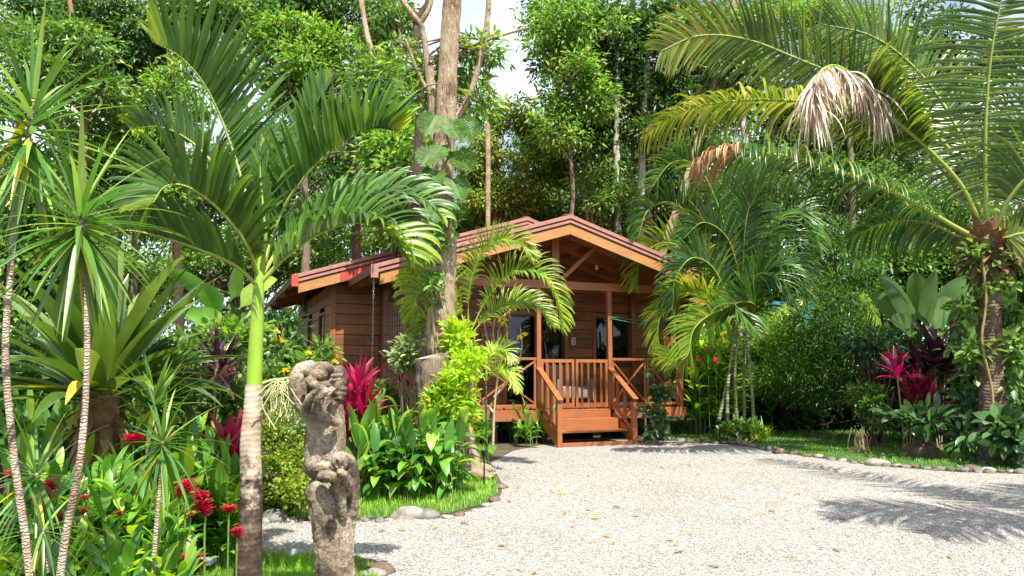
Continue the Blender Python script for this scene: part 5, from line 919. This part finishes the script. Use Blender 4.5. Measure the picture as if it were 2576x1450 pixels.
bush('calathea_climber', 'dark patterned plant with round leaves growing up the right porch railing', [blob(1668, 930, 15.3, 28, 22), blob(1660, 985, 15.3, 22, 25), blob(1650, 1050, 15.2, 35, 22), blob(1640, 1075, 15.1, 30, 18)], 26, 8, .2, .10, 'calat', 84, gnd(1655, 1105), .13, K=5, stemm='stem')
g = np.random.default_rng(9)
bush('leafy_shrub', 'low round leaved plants at the foot of the areca stems', [blob(1870, 1085, 15.6, 50, 22)], 34, 12, .15, .08, 'mid', 85, gnd(1870, 1120), .13)
clump('spider_plant', 'spiky grassy plant beside the areca stems', 'plant', (1900, 1925, 1112, 1120), 8, (.1, .2), .45, .04, 8, 'lime', 86, prof='sword', droop=.9)
clump('pink_ginger', 'tall pink flowering ginger thicket right of the porch', 'ginger', (1735, 1860, 1078, 1096), 56, (1.2, 2.6), .55, .15, 14, 'gingb', 87, droop=.7, lean=.18)
clump('pink_ginger', 'darker ginger thicket under the areca fronds', 'ginger', (1720, 1960, 1068, 1090), 44, (.7, 1.6), .5, .11, 12, 'ging', 88, droop=.7, lean=.2)
for i, (x, y, lb) in enumerate([(1757, 895, 'pink ginger bloom nearest the porch'), (1780, 868, 'pink ginger bloom among the bright leaves'), (1823, 838, 'topmost pink ginger bloom'), (1840, 872, 'pink bloom beside the areca stem'), (1872, 935, 'pink bloom between the areca stems'), (1800, 900, 'lower pink bloom of the right thicket')]):
    spike(x, y, 16.2, 16, 9, lb, n=24, seed=40+i, m_='pink', name='pink_ginger_flower')
def feather(name, label, base, blobs, nc, lm, seed, L=.16, W=.035, per=26, rc=.35): return bush(name, label, blobs, nc, per, L, W, lm, seed, base, rc, cheap=True, nst=24, stemm='barkb', sr=.03)
feather('bamboo_shrub', 'tall dark feathery bamboo shrub in the middle of the right garden', gnd(2130, 1075), [blob(2110, 640, 17, 80, 100), blob(2080, 800, 16.5, 110, 120), blob(2150, 900, 16.2, 110, 100), blob(2040, 950, 16.5, 90, 80), blob(2170, 730, 17, 60, 80)], 400, 'fern', 91)
feather('bamboo_shrub', 'sunlit feathery shrub right of the areca stems', gnd(1990, 1070), [blob(1960, 860, 18, 80, 60), blob(1980, 950, 17.5, 80, 60), blob(2050, 880, 18, 60, 60)], 230, 'bright', 92, L=.13, W=.045)
bush('small_shrub', 'small leafy shrub with slim stems on the right lawn', [blob(2190, 1010, 14.2, 45, 32), blob(2170, 990, 14.2, 35, 28), blob(2215, 1065, 14, 25, 25)], 46, 16, .13, .04, 'mid', 93, gnd(2200, 1115), .16, stemm='barkb', sr=.03)
bush('bare_shrub', 'small pale leafless twiggy bush on the right lawn', [blob(2165, 1095, 13.4, 30, 28)], 20, 1, .05, .02, 'vari', 94, gnd(2163, 1140), .1, nst=20)
for (x, y, lb) in [(2215, 1118, 'thin dark trunk nearest the crimson cordyline'), (2200, 1128, 'second thin dark trunk on the right lawn')]:
    tree('slender_tree', lb, [gnd(x, y), at(x-5, 1000, gnd(x, y)[1]), at(x-10, 900, gnd(x, y)[1])], .07, .05, [blob(x-10, 880, gnd(x, y)[1], 70, 50)], 40, 18, .16, .06, 'dark', 'barkd', x, .25)
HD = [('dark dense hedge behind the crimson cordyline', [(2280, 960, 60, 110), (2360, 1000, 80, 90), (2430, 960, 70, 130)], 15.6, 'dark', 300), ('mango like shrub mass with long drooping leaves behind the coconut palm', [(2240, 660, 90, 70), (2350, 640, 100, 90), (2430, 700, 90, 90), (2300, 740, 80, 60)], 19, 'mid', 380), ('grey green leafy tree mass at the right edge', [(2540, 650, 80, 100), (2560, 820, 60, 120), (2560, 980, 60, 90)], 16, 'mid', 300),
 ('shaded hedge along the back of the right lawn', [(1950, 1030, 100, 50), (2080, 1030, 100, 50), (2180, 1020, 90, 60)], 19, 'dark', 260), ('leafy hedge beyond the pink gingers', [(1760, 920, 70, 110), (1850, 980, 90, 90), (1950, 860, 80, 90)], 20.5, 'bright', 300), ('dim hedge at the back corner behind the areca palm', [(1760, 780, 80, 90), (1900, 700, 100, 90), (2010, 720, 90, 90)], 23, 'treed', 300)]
for i, (lb, bl_, Y, lm, nc) in enumerate(HD):  # hedges given dark leaves have the trees' shade put into their colour
    bush('hedge', lb, [blob(x, y, Y+(j % 2)*.6, rx, rz) for j, (x, y, rx, rz) in enumerate(bl_)], nc, 18, .26, .085, lm, 400+i, A([at(bl_[0][0], 1000, Y)[0], Y, 0]), .4, cat='hedge', hang=.35, cheap=True, nst=20, stemm='barkd', sr=.05)
# teal netting and the dark shed roof
M['teal'] = plain('teal_netting', (.012, .13, .16), .7); tn = thing('shade_net', 'teal shade netting stretched beyond the banana leaves', 'netting', at(1985, 790, 21)*A([1, 1, 0])); g = np.random.default_rng(5)
u, v_ = np.meshgrid(np.linspace(0, 1, 30), np.linspace(0, 1, 8)); a0, a1 = at(1940, 762, 21), at(2045, 745, 22); P_ = a0[None, None]*(1-u[..., None])+a1*u[..., None]; P_ = P_+A([0, 0, -1.])*v_[..., None]*1.0+A([0, 1, .4])*(np.sin(u*17+v_*3)*.08)[..., None]; i = np.arange(29)[None]+np.arange(7)[:, None]*30
Buf().add(P_, np.stack([i, i+1, i+31, i+30], -1).reshape(-1, 4)).build('net', M['teal'], tn)
b = Buf(); [captube(b, A([p_*A([1, 1, 0]), p_]), .03, 8) for p_ in (a0, a1)]; b.build('pole', M['alu'], tn)
sd = thing('garden_shed', 'low dark shed roof half hidden at the right edge', 'shed', at(2600, 700, 21)*A([1, 1, 0])); s0 = at(2545, 690, 21); c0 = list(sd.location)
Buf().add(*box(s0[0], s0[0]+6, s0[1], s0[1]+4, s0[2]-.15, s0[2]+.08)).build('roof', M['alu'], sd, smooth=False); Buf().add(*box(s0[0]+.3, s0[0]+5.7, s0[1]+.3, s0[1]+3.7, 0, s0[2]-.152)).build('wall', M['intr'], sd, smooth=False)
# ================================================================ BACKGROUND TREES
def T(label, trunk, Y, r, blobs, nc, lm, seed, bm='barkb', per=17, L=.215, W=.085, rc=.5, nl=30, r1=None, name='tree', hang=.35):
    g_ = np.random.default_rng(seed+1000); nb = []
    for x, y, rx, rz, o in blobs:
        nb.append((x, y, rx*.62, rz*.62, o))
        for _ in range(6):
            a = g_.random()*2*pi; q = g_.uniform(.5, 1.0); f = g_.uniform(.28, .5); nb.append((x+cos(a)*rx*q, y+sin(a)*rz*q, rx*f, rz*f*.8, o+g_.uniform(-.8, .8)))
    blobs = nb; k = Y/F; tp = pts([(x, y, Y) for x, y in trunk]); return tree(name, label, tp, r*k, (r1 or r*.6)*k, [blob(x, y, Y+o, rx, rz) for x, y, rx, rz, o in blobs], int(nc*1.55), per, L, W, lm, bm, seed, rc, hang=hang, nl=nl)
T('dark crowned tree at the top left corner', [(300, 960), (292, 600), (285, 250), (282, -60)], 21, 15, [(250, 60, 210, 80, 0), (420, 110, 120, 70, 0), (120, 40, 140, 60, 1)], 330, 'treed', 1, 'barkd')
T('thin reddish vine wrapped trunk at upper left', [(215, 900), (210, 500), (212, 250), (190, 120), (170, -40)], 17, 9, [(140, 120, 110, 60, 0), (260, 200, 60, 50, 0)], 110, 'mid', 2, 'fiber')
T('bright leafed tree behind the left dracaenas', [(330, 900), (340, 600), (350, 420)], 18, 9, [(320, 330, 140, 90, 0), (260, 450, 120, 80, 0), (400, 420, 90, 80, .5), (420, 240, 110, 80, 0)], 330, 'bright', 3)
T('green tree in the middle of the left edge', [(90, 900), (95, 620)], 16, 10, [(60, 560, 140, 90, 0), (150, 650, 120, 90, 0), (60, 720, 120, 80, 0)], 300, 'mid', 4)
T('pale trunked tree behind the tall palm fronds', [(455, 900), (440, 500), (432, 200), (400, -40)], 20, 10, [(560, 60, 150, 70, 0), (430, 30, 110, 50, 0)], 200, 'mid', 5, 'bark')
T('light green tree above the palm crown', [(770, 800), (765, 450), (740, 200)], 20, 11, [(680, 120, 130, 90, 0), (830, 130, 140, 100, 0), (920, 220, 90, 80, 0), (760, 230, 110, 70, 0)], 380, 'bright', 6)
T('dark leafed tree at the top left of centre', [(900, 800), (890, 400), (850, 150), (830, -60)], 22, 14, [(850, 30, 150, 60, 0), (960, 60, 100, 80, 0), (700, 20, 120, 50, 0)], 260, 'treed', 7, 'barkd')
T('brown trunked tree leaning behind the right palm fronds', [(1045, 640), (1010, 400), (960, 230), (930, 120), (900, -40)], 16, 11, [(980, 330, 70, 70, 0), (940, 180, 70, 60, 0), (1000, 460, 60, 70, 0)], 150, 'mid', 8, 'bark')
T('vine covered tree between the palm and the big tree', [(985, 760), (1000, 500), (985, 330)], 15, 7, [(960, 420, 60, 90, 0), (1030, 420, 50, 90, 0), (1010, 560, 60, 60, 0)], 170, 'bright', 9, 'barkd')
T('green tree behind the left end of the cabin roof', [(560, 950), (540, 700)], 26, 12, [(540, 640, 140, 80, 0), (700, 620, 130, 80, 0), (850, 600, 120, 70, 0), (430, 700, 120, 80, 0)], 420, 'bright', 10)
T('dark tree filling the gap behind the palm crown', [(600, 900), (590, 500)], 28, 15, [(560, 420, 150, 110, 0), (700, 400, 150, 110, 0), (450, 520, 130, 90, 0), (850, 480, 130, 90, 0)], 420, 'treed', 11)
T('yellowish tree behind the roof ridge', [(1240, 760), (1245, 560), (1250, 420)], 26, 8, [(1230, 400, 90, 60, 0), (1290, 480, 110, 60, 0), (1220, 500, 90, 50, 0), (1270, 290, 60, 50, 0)], 330, 'olive', 12)
T('bare limbed tree silhouetted in the sky gap', [(1350, 700), (1345, 480), (1335, 430)], 34, 9, [(1290, 560, 90, 40, 0), (1400, 520, 70, 60, 0), (1240, 560, 80, 40, 0)], 260, 'bright', 13, 'barkd')
b = Buf()
T('feathery light green tree right of the sky gap', [(1475, 760), (1480, 520), (1470, 380)], 27, 8, [(1400, 330, 90, 60, 0), (1450, 420, 90, 70, 0), (1370, 420, 60, 50, 0), (1480, 300, 70, 60, 0)], 360, 'bright', 14)
T('huge dark tree rising right of the sky gap', [(1640, 760), (1625, 480), (1600, 240), (1590, -80)], 24, 13, [(1430, 100, 100, 110, 0), (1500, 160, 130, 140, 0), (1600, 80, 130, 110, 0), (1500, 300, 90, 80, 0), (1650, 260, 100, 100, 0), (1350, 30, 40, 40, 0)], 900, 'treed', 15, 'barkd')
T('tree with bright sunlit leaf clusters beside the sky gap', [(1420, 760), (1440, 460), (1400, 200)], 22, 6, [(1395, 80, 70, 80, 0), (1405, 200, 65, 80, 0), (1450, 80, 90, 90, 0), (1400, 320, 70, 70, 0), (1470, 220, 80, 90, 0)], 230, 'bright', 16)
T('slim white barked tree behind the right roof slope', [(1560, 640), (1552, 500), (1550, 380), (1549, 350), (1552, 200), (1550, 60)], 23.7, 8, [(1560, 240, 60, 60, .6)], 40, 'treed', 17, 'barkw', r1=6)
T('thicker white barked tree right of the slim one', [(1612, 680), (1612, 500), (1618, 350), (1626, 200), (1640, 40)], 23.8, 11, [(1640, 230, 70, 60, .6)], 50, 'treed', 18, 'barkw', r1=8)
T('pale leaning trunk behind the areca palm', [(1650, 690), (1690, 560), (1735, 430), (1790, 240), (1850, 0), (1860, -60)], 20, 11, [(1800, 60, 110, 60, 0), (1850, 180, 80, 60, 0)], 170, 'mid', 19, 'bark', r1=8)
T('straight grey trunk behind the coconut fronds', [(1880, 760), (1868, 500), (1868, 300), (1780, 0)], 24, 10, [(1720, 120, 110, 90, 0), (1760, 300, 100, 90, 0), (1700, 420, 80, 80, 0)], 330, 'treed', 20, 'barkw')
T('dark forest tree behind the coconut crown', [(2050, 900), (2040, 500), (2020, 200)], 27, 14, [(1900, 150, 150, 130, 0), (2080, 200, 150, 130, 0), (2000, 350, 150, 100, 0), (2200, 300, 120, 110, 0)], 600, 'treed', 21, 'barkd')
T('fine leafed bright tree at the top right of centre', [(2150, 800), (2140, 400), (2120, 100)], 23, 9, [(2030, 50, 120, 70, 0), (2160, 60, 120, 80, 0), (2250, 120, 90, 80, 0)], 340, 'bright', 22, L=.13, W=.05, per=34)
T('dark tree in the upper right corner', [(2420, 800), (2410, 400), (2400, 100)], 24, 12, [(2350, 120, 130, 120, 0), (2500, 180, 120, 120, 0), (2380, 320, 120, 90, 0), (2550, 400, 100, 100, 0)], 460, 'treed', 23, 'barkd')
T('mid green tree between the areca palm and the coconut palm', [(2180, 900), (2170, 600)], 24, 10, [(2120, 480, 130, 90, 0), (2240, 500, 130, 90, 0), (2000, 520, 110, 80, 0), (2350, 520, 110, 80, 0)], 420, 'mid', 24)
T('leafy brown barked tree behind the left roof slope of the porch', [(1478, 640), (1480, 500), (1484, 420)], 24, 6, [(1520, 460, 60, 60, 0), (1560, 560, 60, 50, 0)], 120, 'mid', 25, 'fiber')
T('green tree right behind the cabin roof ridge', [(1150, 760), (1150, 600)], 28, 10, [(1060, 560, 110, 60, 0), (1180, 560, 110, 50, 0), (1300, 540, 110, 50, 0), (1420, 560, 100, 50, 0), (960, 600, 90, 50, 0)], 420, 'mid', 26)
T('shaded tree behind the white barked trunks', [(1600, 760), (1600, 600)], 29, 10, [(1560, 500, 120, 90, 0), (1680, 540, 110, 90, 0), (1620, 620, 120, 60, 0), (1700, 420, 90, 80, 0)], 420, 'treed', 27)
for lb, q, Y in [('dark forked branch tree against the sky', [[(1340, 620), (1338, 470), (1320, 420), (1285, 400)], [(1336, 450), (1350, 415), (1365, 395)], [(1325, 430), (1300, 425), (1275, 420)]], 33), ('slim upright trunk in the sky gap', [[(1228, 420), (1226, 200), (1228, 60), (1222, -40)]], 23.5), ('upper left dark leaning trunk', [[(1050, 420), (1056, 240), (1048, 110), (1042, 45), (1010, 0), (985, -40)], [(1046, 60), (1075, 10), (1085, -30)]], 13)]:
    e = thing('bare_tree', lb, 'tree', at(q[0][0][0], 900, Y)*A([1, 1, 0])); b = Buf(); p0 = at(*q[0][0], Y); V, Fq = tube(A([p0*A([1, 1, 0]), p0]), .16 if Y != 23.5 else .08, 8); b.add(V, Fq)
    for c in q: V, Fq = tube(spline(pts(c, Y), 16), np.linspace(.16, .06, 16)*(1 if Y > 30 else .55), 7, 3, .1); b.add(V, Fq)
    b.build('trunk', M['barkd' if Y != 23.5 else 'bark'], e)
T('broad leafed tree in the upper left corner beside the tallest dracaena', [(60, 900), (55, 500), (40, 200)], 19, 9, [(30, 100, 90, 70, 0), (130, 220, 90, 80, 0), (60, 430, 90, 60, 0), (170, 380, 70, 70, 0), (0, 260, 40, 60, 0)], 200, 'mid', 31)
T('leafy tree between the dark trunk and the palm crown', [(300, 900), (300, 500), (310, 300)], 25, 9, [(250, 200, 110, 80, 0), (380, 160, 90, 80, 0), (200, 560, 110, 80, 0)], 260, 'mid', 32)
for lb, q, Y, r_, bm_ in [('slim pale trunk standing just left of the white barked tree', [(1530, 700), (1526, 560), (1524, 420), (1520, 300)], 24.6, 5, 'barkw'), ('mottled trunk between the two white barked trees', [(1588, 700), (1586, 560), (1590, 420), (1596, 300)], 25, 6, 'barkw'), ('brownish trunk behind the right roof slope near the coconut frond tips', [(1655, 720), (1650, 560), (1648, 420), (1640, 260)], 28.5, 6, 'bark'), ('thin leaning trunk above the ridge of the porch roof', [(1420, 620), (1405, 480), (1385, 380)], 28, 4, 'bark'),
  ('pale slim trunk seen above the royal palm crown', [(655, 700), (640, 400), (600, 150), (590, -40)], 24, 6, 'bark'), ('brown trunk seen between the left dracaenas', [(240, 900), (232, 500), (215, 200), (180, -40)], 22, 7, 'fiber'), ('slim vine hung trunk right of the royal palm crown', [(1020, 640), (1025, 400), (1012, 200), (1000, -40)], 19, 5, 'bark'), ('thin dark trunk behind the coconut fronds', [(1960, 800), (1950, 500), (1935, 200), (1930, -40)], 25, 7, 'barkb')]:
    T(lb, q, Y, r_, [(q[-1][0], max(q[-1][1], 20)+30, 70, 60, 0)], 36, 'mid', 700+q[0][0], bm_, nl=8)
T('soft green tree filling the forest behind the white trunks', [(1500, 760), (1500, 500)], 31, 9, [(1500, 480, 130, 110, 0), (1600, 420, 130, 110, 0), (1680, 300, 120, 120, 0), (1560, 330, 120, 100, 0), (1700, 520, 110, 100, 0)], 420, 'bright', 33)
T('soft green tree behind the coconut crown', [(2200, 800), (2200, 400)], 31, 9, [(2100, 330, 150, 120, 0), (2250, 380, 150, 120, 0), (2400, 450, 140, 110, 0), (2330, 250, 140, 100, 0), (1960, 430, 130, 100, 0), (1850, 330, 120, 100, 0)], 480, 'bright', 34)
# far forest as one mass
g = np.random.default_rng(90); bl_ = [blob(x, y, 44+g.uniform(-4, 6), g.uniform(80, 150), g.uniform(60, 110)) for x, y in [(x, 900-r_*110+g.uniform(-30, 30)) for x in range(-200, 2900, 120) for r_ in range(0, 5)] if not (1080 < x < 1400 and y < 470) and not (0 < x < 160 and 150 < y < 430)]
V, Fq, _ = scatter(bl_, 5200, 16, .42, .2, 91, 1.2, .3); b = Buf().add(V, Fq); tag(b.build('distant_forest', M['mid']), 'far wall of forest leaves behind all the trees', 'forest', kind='stuff')
bl_ = [(A([x, y_, .35]), (2.2, 1.2, .6)) for x, y_ in [(-14+i*2.6, 25+g.uniform(-2, 3)) for i in range(15)]]+[(A([x, 20, .4]), (1.5, 1, .7)) for x in np.arange(7, 15, 1.5)]+[(A([x, 12+abs(x)*.3, .3]), (1.4, 1.2, .6)) for x in np.arange(-14, -5, 1.6)]
V, Fq, _ = scatter(bl_, 900, 24, .2, .08, 92, .4, .1); tag(Buf().add(V, Fq).build('undergrowth', M['dark']), 'low leafy ground cover under the trees', 'undergrowth', kind='stuff')
# fallen leaves on the gravel
g = np.random.default_rng(31)
for i, (x, y) in enumerate([(2108, 1307), (2030, 1247), (1540, 1279), (1620, 1225), (1850, 1258), (1590, 1300), (1990, 1400), (1545, 1366), (2115, 1390), (1700, 1370), (1440, 1330), (2300, 1340), (1300, 1230), (1810, 1160), (1760, 1195), (1350, 1440), (1275, 1378), (2050, 1330), (1930, 1300), (1480, 1200)]+[(float(a_), float(b_)) for a_, b_ in zip(np.random.default_rng(6).uniform(1240, 2560, 34), 1135+np.random.default_rng(7).random(34)**1.4*300)]+[(1290, 1170), (1310, 1180), (1275, 1200), (1290, 1240), (1280, 1265), (1180, 1320), (1100, 1330), (1000, 1335), (950, 1340)]):
    p = gnd(x, y); a = g.random()*6.28; n = 1; V, Fq = blades(p[None]+A([[0, 0, .012]]), A([[cos(a), sin(a), .12]]), A([[-sin(a), cos(a), g.normal()*.3]]), g.uniform(.06, .11), g.uniform(.025, .045), 'oval', .5, 6, .4); tag(Buf().add(V, Fq).build('fallen_leaf', M['dry'], loc=p), 'small dry brown leaf lying on the gravel', 'leaf', 'dry leaves scattered on the gravel')
for (x, y, lb) in [((1485), 1307, 'green leaf lying on the gravel in the middle of the drive'), (1400, 1245, 'yellow green leaf on the gravel nearer the steps')]:
    p = gnd(x, y); V, Fq = blades(p[None]+A([[0, 0, .012]]), A([[1, .2, .1]]), A([[0, 1, .1]]), .12, .05, 'oval', .4, 6, .4); tag(Buf().add(V, Fq).build('fallen_leaf', M['lime'], loc=p), lb, 'leaf')
